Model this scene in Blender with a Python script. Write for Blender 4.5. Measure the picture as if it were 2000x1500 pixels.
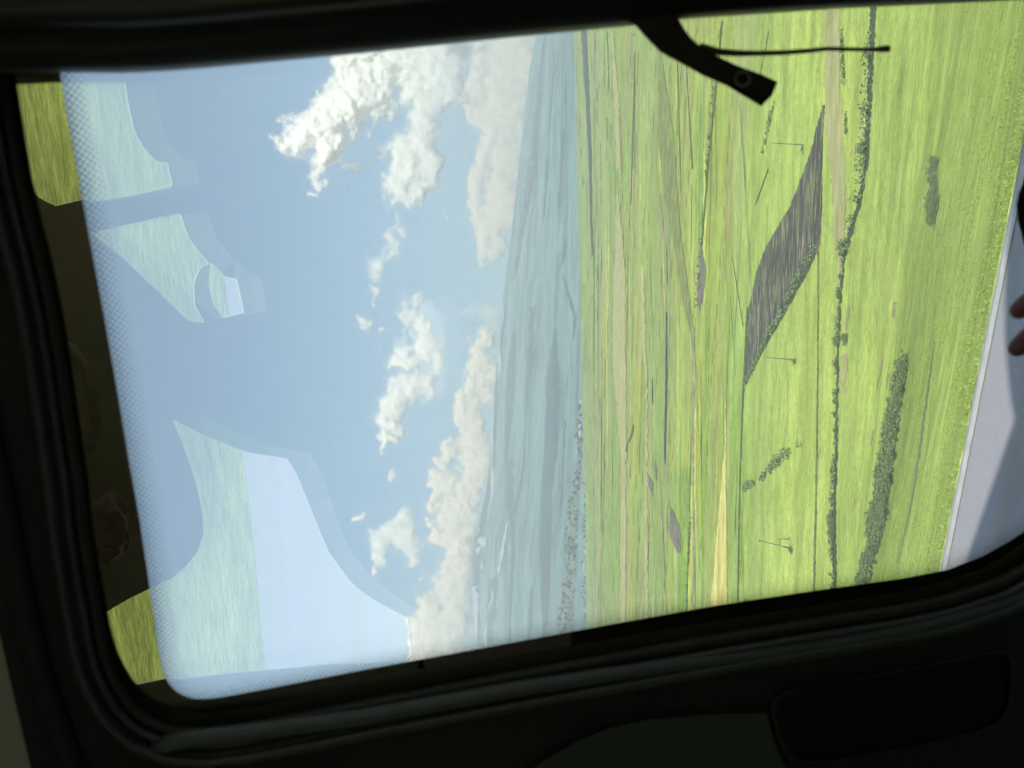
import bpy, bmesh, math, random
import numpy as np
from mathutils import Vector, Matrix
from mathutils.geometry import tessellate_polygon
random.seed(7); rng = np.random.default_rng(11)
S = bpy.context.scene
for o in list(bpy.data.objects): bpy.data.objects.remove(o)
COL = S.collection

# ------------------------------------------------------------------ camera
CAMZ = 1.62; FPX = 1503.0; HORX = 1130.0; ROLL = math.atan(0.03)
P = math.atan((HORX-1000)/FPX)
f_ = np.array([0, math.cos(P), math.sin(P)]); r_ = np.array([0, math.sin(P), -math.cos(P)]); X_ = np.array([1., 0, 0])
R_ = r_*math.cos(ROLL)+X_*math.sin(ROLL); U_ = X_*math.cos(ROLL)-r_*math.sin(ROLL)
CAM = np.array([0, 0, CAMZ])
cd = bpy.data.cameras.new('camera'); cam = bpy.data.objects.new('camera', cd); COL.objects.link(cam)
cd.sensor_width = 36; cd.sensor_fit = 'HORIZONTAL'; cd.lens = 36*FPX/2000; cd.clip_start = 0.01; cd.clip_end = 200000
cam.matrix_world = Matrix(((R_[0], U_[0], -f_[0], 0), (R_[1], U_[1], -f_[1], 0), (R_[2], U_[2], -f_[2], CAMZ), (0, 0, 0, 1)))
cd.dof.use_dof = True; cd.dof.focus_distance = 150; cd.dof.aperture_fstop = 11
S.camera = cam
def ray(px, py):
    px = np.asarray(px, float); py = np.asarray(py, float)
    return f_*FPX + R_*(px-1000)[..., None] - U_*(py-750)[..., None]
def at(px, py, Y):                       # point on the sight line at forward distance Y
    d = ray(px, py); return CAM + d/d[..., 1:2]*np.asarray(Y, float)[..., None]
def flat0(px, py):
    d = ray(px, py); return CAM + d*(-CAMZ/d[..., 2:3])
# road direction from its edge
A = flat0(2000, 250); B = flat0(1830, 1130)
D_ = (B-A); D_ /= np.linalg.norm(D_)                         # towards world left / far
N_ = np.array([D_[1], -D_[0], 0]);  N_ = N_ if N_[1] > 0 else -N_
EDGE = float(A @ N_)
KR = N_[0]/N_[1]                                             # s' = y + KR x
SE = EDGE/N_[1]

TAU = math.radians(22); ZV = np.array([0, 0, 1.])
nW = -N_*math.cos(TAU)-ZV*math.sin(TAU); UW = ZV*math.cos(TAU)-N_*math.sin(TAU)
P0 = CAM + N_*.50
def onw(px, py, h=0.):                     # sight line meets the window plane raised h towards the cabin
    d = ray(px, py); p = P0+nW*np.asarray(h)[..., None] if np.ndim(h) else P0+nW*h
    tt = ((p-CAM)@nW)/(d@nW); return CAM+d*np.asarray(tt)[..., None]
def refl(px, py, NP=None):
    p = onw(px, py, 0.); d = ray(px, py); d = d/np.linalg.norm(d, axis=-1, keepdims=True); dr = d-2*(d@nW)[..., None]*nW
    tt = ((NP-(p@N_)) / (dr@N_)) if NP is not None else -p[..., 2]/dr[..., 2]
    return p+dr*np.asarray(tt)[..., None]
RB = float(refl(np.array(490.), np.array(1000.))@N_)
# ------------------------------------------------------------------ light
SUN_EL = math.radians(38); saz = math.radians(20)
h = -N_*math.cos(saz) + (-D_)*math.sin(saz)
SUN = np.array([h[0]*math.cos(SUN_EL), h[1]*math.cos(SUN_EL), math.sin(SUN_EL)])
sl = bpy.data.lights.new('sun', 'SUN'); sl.energy = 5.0; sl.angle = math.radians(0.5); sl.color = (1, .95, .86)
so = bpy.data.objects.new('sun', sl); COL.objects.link(so)
so.rotation_euler = Vector(SUN).to_track_quat('Z', 'Y').to_euler()
W = bpy.data.worlds.new("World"); S.world = W; W.use_nodes = True
wn = W.node_tree.nodes; wl = W.node_tree.links
sky = wn.new('ShaderNodeTexSky'); sky.sky_type = 'NISHITA'; sky.sun_disc = False
sky.sun_elevation = SUN_EL; sky.sun_rotation = math.atan2(SUN[0], SUN[1]); sky.dust_density = 1.5; sky.air_density = 1.0; sky.ozone_density = 1.2
bg = wn['Background']; bg.inputs[1].default_value = 0.10
wb = wn.new('ShaderNodeMix'); wb.data_type = 'RGBA'; wb.blend_type = 'MULTIPLY'; wb.inputs[0].default_value = 1; wb.inputs[7].default_value = (.83, .98, 1.02, 1)
wl.new(sky.outputs[0], wb.inputs[6]); wl.new(wb.outputs[2], bg.inputs[0])
S.view_settings.view_transform = 'Standard'; S.view_settings.look = 'None'; S.view_settings.exposure = 1.2; S.view_settings.gamma = 1
S.render.engine = 'CYCLES'; cy = S.cycles
cy.use_denoising = True; cy.max_bounces = 8; cy.transparent_max_bounces = 24; cy.volume_bounces = 0; cy.diffuse_bounces = 4
cy.glossy_bounces = 3; cy.caustics_reflective = False; cy.caustics_refractive = False

# ------------------------------------------------------------------ helpers
def srgb(r, g, b): return tuple(((c/255)/12.92 if c/255 <= .04045 else ((c/255+.055)/1.055)**2.4) for c in (r, g, b))
def hash2(ix, iy, seed):
    n = (ix.astype(np.int64)*374761393 + iy.astype(np.int64)*668265263 + seed*974711) & 0x7fffffff
    n = ((n ^ (n >> 13))*1274126177) & 0x7fffffff
    return ((n ^ (n >> 16)) & 0xffff)/65535.0
def vnoise(x, y, seed=0):
    ix = np.floor(x); iy = np.floor(y); fx = x-ix; fy = y-iy
    fx = fx*fx*fx*(fx*(fx*6-15)+10); fy = fy*fy*fy*(fy*(fy*6-15)+10)
    a = hash2(ix, iy, seed); b = hash2(ix+1, iy, seed); c = hash2(ix, iy+1, seed); d = hash2(ix+1, iy+1, seed)
    return (a*(1-fx)+b*fx)*(1-fy)+(c*(1-fx)+d*fx)*fy
def fbm(x, y, oct=5, seed=0, gain=.5, bill=False):
    t = np.zeros(np.broadcast(x, y).shape); a = 1.; s = 0.
    for i in range(oct):
        n = vnoise(x*2**i+17.3*i, y*2**i-9.1*i, seed+i*31)
        if bill: n = 1-abs(n*2-1)
        t += a*n; s += a; a *= gain
    return t/s
def sst(a, b, x):
    t = np.clip((x-a)/(b-a), 0, 1); return t*t*(3-2*t)
def mesh(name, verts, faces, mat=None, parent=None, smooth=False, attrs=None):
    me = bpy.data.meshes.new(name)
    verts = np.asarray(verts, float); 
    if isinstance(faces, np.ndarray):
        nf, k = faces.shape
        me.vertices.add(len(verts)); me.vertices.foreach_set('co', verts.ravel())
        me.loops.add(nf*k); me.loops.foreach_set('vertex_index', faces.ravel().astype(np.int32))
        me.polygons.add(nf); me.polygons.foreach_set('loop_start', np.arange(0, nf*k, k, dtype=np.int32))
        me.update(calc_edges=True)
    else:
        me.from_pydata([tuple(v) for v in verts], [], faces)
    if smooth: me.polygons.foreach_set('use_smooth', np.ones(len(me.polygons), bool))
    for an, (ty, val) in (attrs or {}).items():
        at_ = me.attributes.new(an, ty, 'POINT')
        if ty == 'FLOAT_COLOR': at_.data.foreach_set('color', np.asarray(val, np.float32).ravel())
        else: at_.data.foreach_set('value', np.asarray(val, np.float32).ravel())
    me.validate(); me.update()
    if mat: me.materials.append(mat)
    o = bpy.data.objects.new(name, me); COL.objects.link(o)
    if parent: o.parent = parent
    return o
def empty(name, loc=(0, 0, 0)):
    o = bpy.data.objects.new(name, None); COL.objects.link(o); o.location = loc; o.empty_display_size = .1; return o
def tag(o, label=None, cat=None, group=None, kind=None):
    if label: o['label'] = label
    if cat: o['category'] = cat
    if group: o['group'] = group
    if kind: o['kind'] = kind
    return o
class NT:
    def __init__(s, name):
        s.m = bpy.data.materials.new(name); s.m.use_nodes = True; s.n = s.m.node_tree.nodes; s.l = s.m.node_tree.links
        s.p = s.n['Principled BSDF']; s.out = s.n['Material Output']
    def node(s, ty, **kw):
        n = s.n.new(ty)
        for k, v in kw.items():
            if k.startswith('i_'): n.inputs[k[2:].replace('_', ' ')].default_value = v
            else: setattr(n, k, v)
        return n
    def noise(s, scale, vec=None, detail=6, rough=.6, dist=0):
        n = s.node('ShaderNodeTexNoise'); n.inputs['Scale'].default_value = scale; n.inputs['Detail'].default_value = detail
        n.inputs['Roughness'].default_value = rough; n.inputs['Distortion'].default_value = dist
        if vec: s.l.new(vec, n.inputs['Vector'])
        return n.outputs['Fac']
    def math(s, op, a, b=None):
        n = s.node('ShaderNodeMath', operation=op)
        for i, v in enumerate((a, b)):
            if v is None: continue
            if isinstance(v, (int, float)): n.inputs[i].default_value = v
            else: s.l.new(v, n.inputs[i])
        return n.outputs[0]
    def mr(s, v, a, b, c, d):
        n = s.node('ShaderNodeMapRange'); s.l.new(v, n.inputs[0])
        for i, x in enumerate((a, b, c, d)): n.inputs[i+1].default_value = x
        return n.outputs[0]
    def mix(s, f, a, b, mode='MIX'):
        n = s.node('ShaderNodeMix', data_type='RGBA', blend_type=mode)
        for sock, v in ((n.inputs[0], f), (n.inputs[6], a), (n.inputs[7], b)):
            if isinstance(v, (int, float)): sock.default_value = v
            elif isinstance(v, tuple): sock.default_value = (*v[:3], 1)
            else: s.l.new(v, sock)
        return n.outputs[2]
    def coords(s, scale=(1, 1, 1), rot=0):
        c = s.node('ShaderNodeTexCoord'); m = s.node('ShaderNodeMapping'); m.inputs['Scale'].default_value = scale; m.inputs['Rotation'].default_value = (0, 0, rot)
        s.l.new(c.outputs['Object'], m.inputs[0]); return m.outputs[0]
def plain(name, c, rough=.6, var=.25, scale=30, spec=.5, bump=0, metal=0):
    t = NT(name); n = t.noise(scale, t.coords(), 5)
    f = t.mr(n, .3, .7, 0, 1)
    t.l.new(t.mix(f, tuple(x*(1-var) for x in c), tuple(min(1, x*(1+var)) for x in c)), t.p.inputs['Base Color'])
    t.p.inputs['Roughness'].default_value = rough; t.p.inputs['Specular IOR Level'].default_value = spec; t.p.inputs['Metallic'].default_value = metal
    if bump:
        b = t.node('ShaderNodeBump'); b.inputs['Strength'].default_value = bump; b.inputs['Distance'].default_value = .02
        t.l.new(n, b.inputs['Height']); t.l.new(b.outputs[0], t.p.inputs['Normal'])
    return t.m

# ------------------------------------------------------------------ terrain height
def tanel(px, py=750):
    d = ray(px, py); return d[..., 2]/d[..., 1]
_s = np.array([SE, 5, 9, 20, 40, 80, 120, 165, 235, 330, 420, 640, 1000, 1600, 2600, 3600, 4800.])
_p = np.array([0, 1912, 1898, 1856, 1802, 1751, 1706, 1640, 1556, 1470, 1410, 1306, 1238, 1195, 1166, 1148, 1136.])
_h = CAMZ + _s*tanel(_p); _h[0] = 0.0
_ss = np.concatenate([[-400, -60, RB/N_[1]-.4, RB/N_[1]-.02, 0], _s]); _hh = np.concatenate([[48, 9.5, .1, 0., 0], _h])
rid = np.array([(1075,-300),(1062,-60),(1050,60),(1035,130),(1022,250),(1005,400),(990,530),(978,620),(971,700),(966,760),(960,870),(950,960),(936,1020),(923,1062),(921,1100),(925,1160),(929,1220),(930,1280),(938,1400),(960,1700)], float)
rd = ray(rid[:, 0], rid[:, 1]); raz = rd[:, 0]/rd[:, 1]; rel = rd[:, 2]/rd[:, 1]; _o = np.argsort(raz); raz = raz[_o]; rel = rel[_o]
edg = np.array([(1112,-300),(1122,60),(1128,200),(1134,400),(1138,560),(1139,800),(1140,950),(1135,1050),(1130,1150),(1128,1280),(1128,1700)], float)
ed = ray(edg[:, 0], edg[:, 1]); eaz = ed[:, 0]/ed[:, 1]; eel = ed[:, 2]/ed[:, 1]; _o = np.argsort(eaz); eaz = eaz[_o]; eel = eel[_o]
SEDGE, RIDGE = 4800., 13000.
def kfun(y): return KR*(1-sst(25, 260, y))
def height(x, y):
    x = np.asarray(x, float); y = np.asarray(y, float)
    s = y + x*kfun(y)
    hc = np.interp(s, _ss, _hh)
    hc = hc + .052*x*sst(700, 4500, s)
    b = (fbm(x/90, y/90, 4, 3)-.5)*sst(60, 400, s)*2.2 + (fbm(x/14, y/14, 3, 5)-.5)*sst(8, 60, s)*.9
    hc = hc + b
    az = x/np.maximum(y, 1); 
    e0 = np.interp(az, eaz, eel); er = np.interp(az, raz, rel)
    t = np.clip((s-5600)/(RIDGE-5600), 0, 1)
    hf = CAMZ + y*(e0 + (er-e0)*(t**.85) + .0002)
    if (s > 5400).any(): hf = hf + (fbm(x/900, y/900, 5, 9)-.5)*150*np.clip(t*3, 0, 1)*(1-sst(.9, 1, t))
    hf = np.where(s > RIDGE, CAMZ+RIDGE*er - (s-RIDGE)*.9, hf)
    w = sst(SEDGE, 5600, s)
    hd = hc - 60*np.sin(np.clip((s-SEDGE)/800, 0, 1)*math.pi)
    return np.where(s > SEDGE, hd*(1-w)+hf*w, hc)
def ground(px, py, lift=0.0):            # where the sight line meets the land, as a world point
    px = np.atleast_1d(np.asarray(px, float)); py = np.atleast_1d(np.asarray(py, float))
    d = ray(px, py); d = d/d[:, 1:2]
    ts = np.concatenate([np.geomspace(1.8, 500, 260), np.geomspace(505, 13500, 700)])
    start = .35*np.exp(np.interp(-(px.max()+25), -_p[1:], np.log(_s[1:]))) if px.max() < 1880 else 1.8
    if px.max() < 1122: start = 4200
    ts = ts[ts > start]
    lo = np.full(len(px), ts[0]); hi = np.full(len(px), -1.); act = np.arange(len(px)); pt_ = ts[0]
    for t in ts:
        q = CAM + d[act]*t; below = q[:, 2] < height(q[:, 0], q[:, 1])
        w = act[below]; hi[w] = t; lo[w] = pt_; act = act[~below]; pt_ = t
        if not len(act): break
    hi[hi < 0] = RIDGE; lo = np.where(lo > hi, hi, lo); lo = np.where(hi == RIDGE, RIDGE, lo)
    for _ in range(22):
        m = (lo+hi)/2; q = CAM + d*m[:, None]; below = q[:, 2] < height(q[:, 0], q[:, 1])
        hi = np.where(below, m, hi); lo = np.where(below, lo, m)
    q = CAM + d*hi[:, None]; q[:, 2] = height(q[:, 0], q[:, 1])+lift*hi/100.
    return q

# ------------------------------------------------------------------ ground colours (by place; near bank and mountain carry some light and haze)
LIME = np.array([.35, .45, .12]); GREEN = np.array([.235, .36, .06]); GREY = np.array([.27, .34, .12]); TAN = np.array([.38, .36, .17]); YEL = np.array([.47, .47, .10])
def landcolour(x, y):
    s = y + x*kfun(y)
    wx = x + 60*(fbm(x/500, y/500, 3, 21)-.5)*np.clip(s/800, .1, 3); wy = y + 90*(fbm(x/700+5, y/700, 3, 22)-.5)*np.clip(s/800, .1, 3)
    out = np.zeros(x.shape+(3,)); line = np.zeros(x.shape)
    col = np.zeros(x.shape+(3,)); tot = 0
    pal = np.array([LIME*.95, GREEN, GREY, LIME*.8+.02, TAN*.9, GREEN*.85+.02, GREY*1.15, YEL*.75, TAN*.75, GREEN*1.1])
    for (ang, wu, wv, sd, wt) in ((.12, 420, 130, 1, 1.), (-.2, 900, 75, 2, .8), (.03, 260, 300, 3, .5)):
        u = wx*math.cos(ang)+wy*math.sin(ang); v = -wx*math.sin(ang)+wy*math.cos(ang)
        sc = np.where(s > 1400, 2.2, 1.)
        v = v/(wv*sc); iv = np.floor(v); u = u/(wu*sc)+hash2(iv, iv*0, sd)*7; iu = np.floor(u)
        hsh = hash2(iu, iv, sd+50); idx = np.minimum((hsh*len(pal)).astype(int), len(pal)-1)
        col += pal[idx]*wt; tot += wt
        fv = np.abs(v-iv-.5)*2
        line = np.maximum(line, (fv > 1-5.0/(wv*sc)*np.clip(s/700, .5, 4))*(hash2(iv, iv*0+3, sd+9) > .62)*(vnoise(u*5, v*5, 8) > .35))
    col /= tot
    mean = np.array([.31, .40, .10])
    col = mean*1.02 + (col-mean)*.95
    near = 1-sst(180, 420, s)
    nearc = np.array([.45, .545, .125])*(1+.14*(1-sst(8, 60, s)))[..., None] + (fbm(x/25, y/25, 4, 33)-.5)[..., None]*np.array([.16, .14, .03])  # near bank's colour raised to make up for the weak sun on its slope
    col = col*(1-near[..., None]) + nearc*near[..., None]
    col *= (1-.45*line*(1-near))[..., None]
    g = fbm(x/35, y/9, 5, 40)-.5; col *= (1+.5*g)[..., None]
    col = np.clip(col, .02, .9)
    bk = (1-sst(-3, -1, s))[..., None]; col = col*(1-bk) + bk*(np.array([.345, .41, .115])*(.8+.4*fbm(x/6, y/2, 4, 71))[..., None])
    # mountain flanks; the far haze's teal brightness is partly put into their colour
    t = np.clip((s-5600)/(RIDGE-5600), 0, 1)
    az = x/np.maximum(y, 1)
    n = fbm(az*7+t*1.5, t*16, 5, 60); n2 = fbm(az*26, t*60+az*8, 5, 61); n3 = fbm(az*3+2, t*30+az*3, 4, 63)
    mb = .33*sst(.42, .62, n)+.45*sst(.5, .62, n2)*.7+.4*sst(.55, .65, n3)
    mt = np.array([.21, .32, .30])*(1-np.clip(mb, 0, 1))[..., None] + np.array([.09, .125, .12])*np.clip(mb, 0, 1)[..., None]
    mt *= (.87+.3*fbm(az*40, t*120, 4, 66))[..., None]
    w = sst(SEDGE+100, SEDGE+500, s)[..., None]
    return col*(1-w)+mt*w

# rows follow the sight angle roughly, columns fan out with distance
sv = np.concatenate([np.linspace(-400, -20, 24), np.linspace(-18, RB/N_[1]-.1, 8), np.linspace(RB/N_[1], SE-.02, 8), [SE]])
pp = np.arange(1960, 1137, -1.5)
s_of_p = np.interp(-pp, -_p[1:], np.log(_s[1:]))
sv = np.concatenate([sv, np.geomspace(SE+.03, 4.9, 8), np.exp(s_of_p[(np.exp(s_of_p) > 4.95)]), np.linspace(4805, 5600, 14)])
sv = np.unique(np.round(sv, 4))
tm = np.linspace(0, 1, 330)**1.0
sv = np.concatenate([sv, 5600+(RIDGE-5600)*tm[1:], [RIDGE+100, RIDGE+400, RIDGE+900]])
tc = np.concatenate([-np.geomspace(5, .66, 24), np.linspace(-.64, .64, 760), np.geomspace(.66, 5, 24)])
SS, TT = np.meshgrid(sv, tc, indexing='ij')
XX = TT*(np.abs(SS)*1.0+6)
XX = np.where(np.abs(TT) > .65, np.sign(TT)*np.minimum(np.abs(XX), 30000), XX); XX = np.where(SS < -20, np.clip(XX, -2500, 2500), XX)
YY = SS.copy()
for _ in range(40): YY = .5*YY + .5*(SS - XX*kfun(YY))
ZZ = height(XX, YY)
ZZ = np.where((SS < SE+.001) & (SS > RB/N_[1]-.01), -.02, ZZ)
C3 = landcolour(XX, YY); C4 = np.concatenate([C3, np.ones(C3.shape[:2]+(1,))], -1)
nr, nc = SS.shape
ii = np.arange((nr-1)*(nc-1)); a = (ii//(nc-1))*nc + ii % (nc-1)
fc = np.stack([a, a+1, a+nc+1, a+nc], 1)
t = NT('land'); at_ = t.node('ShaderNodeAttribute', attribute_name='Col')
rot = -math.atan2(D_[1], D_[0])
vs = t.coords((1, 1, 1), rot)
mp2 = t.node('ShaderNodeMapping'); mp2.inputs['Scale'].default_value = (.5, 1, 1); t.l.new(vs, mp2.inputs[0]); st = mp2.outputs[0]
n1 = t.noise(1.3, st, 9, .68); n2 = t.noise(.11, t.coords((.5, 1, 1)), 7, .62); n3 = t.noise(6, st, 5, .7)
n4 = t.noise(.42, t.coords((.3, 1, 1)), 8, .7)
k = t.math('MULTIPLY', t.mr(n1, .3, .7, .62, 1.35), t.mr(n2, .3, .7, .8, 1.18)); k = t.math('MULTIPLY', k, t.mr(n3, .3, .7, .75, 1.25)); k = t.math('MULTIPLY', k, t.mr(n4, .40, .56, .9, 1.04))
k = t.math('MULTIPLY', k, t.mr(t.noise(.9, st, 6, .75), .28, .42, .7, 1.02))
cc = t.node('ShaderNodeVectorMath', operation='SCALE'); t.l.new(at_.outputs['Color'], cc.inputs[0]); t.l.new(k, cc.inputs['Scale'])
dry = t.mr(t.noise(.5, st, 8, .75), .58, .72, 0, .45)
t.l.new(t.mix(dry, cc.outputs[0], (.30, .24, .10), 'MIX'), t.p.inputs['Base Color'])
t.p.inputs['Roughness'].default_value = .95; t.p.inputs['Specular IOR Level'].default_value = .1
b = t.node('ShaderNodeBump'); b.inputs['Strength'].default_value = .8; b.inputs['Distance'].default_value = .3; t.l.new(n1, b.inputs['Height']); t.l.new(b.outputs[0], t.p.inputs['Normal'])
LAND = t.m
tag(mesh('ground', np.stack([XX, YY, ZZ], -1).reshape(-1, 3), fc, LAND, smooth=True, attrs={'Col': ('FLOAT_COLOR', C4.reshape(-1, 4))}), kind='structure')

# ------------------------------------------------------------------ road
def strip(n0, n1, z, d0=-300, d1=900, nd=60, nn=2):
    dd = np.linspace(d0, d1, nd); nn_ = np.linspace(n0, n1, nn); v = []
    for d in dd:
        for n in nn_: v.append(D_*d + N_*n + np.array([0, 0, z]))
    i = np.arange((nd-1)*(nn-1)); a = (i//(nn-1))*nn + i % (nn-1)
    return np.array(v), np.stack([a, a+nn, a+nn+1, a+1], 1)
t = NT('asphalt'); v = t.coords((1, 1, 1), rot)
m2 = t.node('ShaderNodeMapping'); m2.inputs['Scale'].default_value = (.08, 2.2, 1); t.l.new(v, m2.inputs[0])
tr = t.mr(t.noise(1.1, m2.outputs[0], 3), .5, .68, 0, 1)
c0 = t.mix(t.noise(60, v, 5, .8), (.235, .225, .25), (.37, .355, .395))
t.l.new(t.mix(t.math('MULTIPLY', tr, .8), c0, (.27, .235, .19)), t.p.inputs['Base Color']); t.p.inputs['Roughness'].default_value = .85
ASPH = t.m
v, fcs = strip(RB, EDGE-.02, .004); tag(mesh('road', v, fcs, ASPH), kind='structure')
pt = plain('road_paint', (.45, .44, .42), .7, .2, 9)
v, fcs = strip(EDGE-.08, EDGE-.045, .009); tag(mesh('road_edge_line', v, fcs, pt), kind='structure')
v, fcs = strip(-.8, -.7, .009); tag(mesh('road_centre_line', v, fcs, pt), kind='structure')

# ------------------------------------------------------------------ field sheets
def fieldmat(name, c1, c2, sc=.6, stretch=(1, 1, 1), rot=0., thr=(.45, .55), c3=None):
    t = NT(name); v = t.coords(stretch, rot); n = t.noise(sc, v, 8, .7)
    col = t.mix(t.mr(n, thr[0], thr[1], 0, 1), c1, c2)
    k = t.mr(t.noise(.05, t.coords(), 4), .3, .7, .8, 1.2)
    cc = t.node('ShaderNodeVectorMath', operation='SCALE'); t.l.new(col, cc.inputs[0]); t.l.new(k, cc.inputs['Scale'])
    t.l.new(cc.outputs[0], t.p.inputs['Base Color']); t.p.inputs['Roughness'].default_value = .95; t.p.inputs['Specular IOR Level'].default_value = .1
    return t.m
def sheet(name, knots, mat, lift=.06, jit=1.2, n=6, step=3, kind='structure', seed=0):
    kn = np.array(sorted(knots, key=lambda k: k[0]), float)
    ys = np.arange(kn[0, 0], kn[-1, 0]+.1, step); x0 = np.interp(ys, kn[:, 0], kn[:, 1]); x1 = np.interp(ys, kn[:, 0], kn[:, 2])
    w = np.minimum(jit, np.abs(x1-x0)*.5)
    x0 = x0+(vnoise(ys/5, ys*0+seed, 5)-.5)*w*2; x1 = x1+(vnoise(ys/5, ys*0+seed+9, 6)-.5)*w*2
    f = np.linspace(0, 1, n)
    PX = x0[:, None]*(1-f)+x1[:, None]*f; PY = np.repeat(ys[:, None], n, 1)
    q = ground(PX.ravel(), PY.ravel(), lift)
    i = np.arange((len(ys)-1)*(n-1)); a = (i//(n-1))*n + i % (n-1)
    o = mesh(name, q, np.stack([a, a+n, a+n+1, a+1], 1), mat, smooth=True); tag(o, kind=kind); return o
pa, pb = ground([1600, 1475], [300, 700]); PANG = math.atan2(pb[1]-pa[1], pb[0]-pa[0])
PL = fieldmat('ploughed_soil', (.078, .073, .072), (.40, .40, .19), .75, (.12, 1, 1), -PANG, (.50, .64))
sheet('ploughed_field', [(205,1607,1611),(300,1583,1606),(400,1545,1606),(480,1498,1602),(520,1481,1584),(600,1463,1541),(660,1460,1506),(720,1456,1473),(752,1455,1458)], PL, n=20, lift=.05)
DG = fieldmat('damp_soil', (.17, .15, .13), (.21, .19, .16), .2)
sheet('ploughed_field', [(480,1370,1371),(520,1367,1378),(560,1363,1377),(590,1363,1372),(606,1366,1368)], DG, n=5)
sheet('ploughed_field', [(990,1310,1311),(1030,1308,1329),(1045,1309,1330),(1082,1326,1329)], DG, n=8)
sheet('ploughed_field', [(925,1265,1266),(945,1265,1276),(950,1267,1276),(967,1275,1276)], DG)
sheet('ploughed_field', [(900,1280,1281),(920,1279,1284),(940,1282,1283)], DG, n=3)
YW = fieldmat('ripe_crop', (.50, .44, .13), (.66, .60, .20), .12, (.3, 1, 1))
sheet('ripe_crop_field', [(780,1416.5,1418),(860,1416,1419),(960,1408,1419),(1100,1396,1421),(1210,1387,1421)], YW, n=10)
TN = fieldmat('dry_grass', (.36, .35, .14), (.46, .42, .21), .3, (.25, 1, 1))
sheet('dry_grass_strip', [(20,1613,1640),(120,1613,1640),(210,1612,1643),(330,1622,1650),(420,1628,1651),(520,1634,1647),(570,1639,1644)], TN, n=12, lift=.04, jit=3)
sheet('dry_grass_strip', [(380,1204,1208),(480,1203,1218),(560,1199,1222),(700,1197,1223),(900,1214,1224),(1270,1212,1222)], TN, jit=2)
sheet('dry_grass_strip', [(520,1254,1257),(600,1252,1260),(760,1262,1266),(1000,1260,1265),(1250,1262,1267)], TN, jit=2)
sheet('dry_grass_strip', [(60,1195,1198),(200,1200,1210),(330,1205,1212)], TN, jit=2)
OL = fieldmat('olive_crop', (.19, .22, .08), (.25, .28, .10), .08)
sheet('olive_field', [(90,1288,1290),(260,1285,1316),(380,1298,1324),(480,1317,1333),(600,1335,1350),(650,1350,1356),(665,1354,1356)], OL, n=10)
BR = fieldmat('dirt_track', (.27, .25, .14), (.34, .32, .17), .1)
sheet('dirt_track', [(640,1350,1357),(720,1353,1359),(900,1351.5,1355.5),(1060,1354,1358),(1220,1355,1359)], BR, n=3)
sheet('dirt_track', [(380,1286,1291),(460,1291,1297),(463,1291,1310),(470,1300,1318)], BR, n=4, jit=.5)
sheet('dirt_track', [(665,1825,1826.5),(760,1811,1814),(860,1797,1801),(960,1782,1786),(1060,1762,1765),(1100,1752,1755)], BR, n=3, jit=1)
sheet('dirt_track', [(470,1597,1600),(700,1597,1599),(900,1594,1597),(1170,1588,1592)], fieldmat('track_soil', (.17, .16, .09), (.24, .25, .09), .2), n=3, jit=1)
WT = fieldmat('dark_water', (.055, .07, .085), (.075, .09, .10), .1)
sheet('canal', [(610,1301,1304),(760,1300,1304),(880,1297.5,1301),(907,1299,1300)], WT, n=3, jit=.3)
sheet('canal', [(740,1274,1275),(790,1274,1276.5)], WT, n=2, jit=.3)
WF = fieldmat('dark_reed', (.07, .095, .085), (.10, .13, .09), .06)
sheet('river', [(-40,1133,1140),(60,1135,1146),(150,1142,1150),(300,1150,1155.5),(420,1153,1157),(500,1156.5,1158.5)], WF, n=4, jit=.8)
DK = fieldmat('ditch', (.075, .115, .06), (.13, .18, .07), .3)
SL = fieldmat('deep_ditch', (.06, .09, .07), (.10, .14, .08), .6)
sheet('ditch', [(10,1701,1712),(120,1697,1707),(230,1693,1701),(330,1687,1694),(400,1673,1682),(450,1659,1667),(490,1651,1656),(510,1647,1650)], SL, n=4, jit=2.5, step=2)
sheet('ditch', [(505,1644,1650),(600,1639,1643),(700,1635,1639),(850,1632,1637),(1000,1627,1633),(1100,1627,1634),(1170,1630,1634)], SL, n=3, jit=1.5, step=2)
sheet('ditch', [(690,1771,1775),(800,1750,1760),(900,1731,1746),(1020,1712,1730),(1110,1694,1705),(1168,1684,1692)], SL, n=8, jit=6)
rr = np.random.default_rng(77)
CS = [fieldmat('crop_'+nm, tuple(c*.9), tuple(np.minimum(c*1.12, .8)), .1, (.3, 1, 1)) for nm, c in (('pale', YEL*1.05), ('lime', LIME*1.02), ('mid', GREEN*.95), ('grey', GREY*.9), ('dry', GREEN*1.15), ('soft', GREY*1.15))]
for i_ in range(46):
    x_ = 1160+290*rr.uniform()**1.25; L_ = rr.uniform(120, 620); y_ = rr.uniform(0, 1250-L_*.5); sl_ = rr.uniform(-.02, .035)*(x_-1120)/150; w_ = rr.uniform(1.2, 5)*(x_-1100)/150
    if 1360 < x_ and y_ > 500: w_ *= .5
    sheet('crop_strip', [(y_, x_, x_+w_*.2), (y_+L_*.3, x_+sl_*L_*.3, x_+sl_*L_*.3+w_), (y_+L_*.75, x_+sl_*L_*.75-w_*.2, x_+sl_*L_*.75+w_*.8), (y_+L_, x_+sl_*L_, x_+sl_*L_+.5)], CS[i_ % 6], lift=.02, jit=.8, n=3, step=6, seed=i_)
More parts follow.
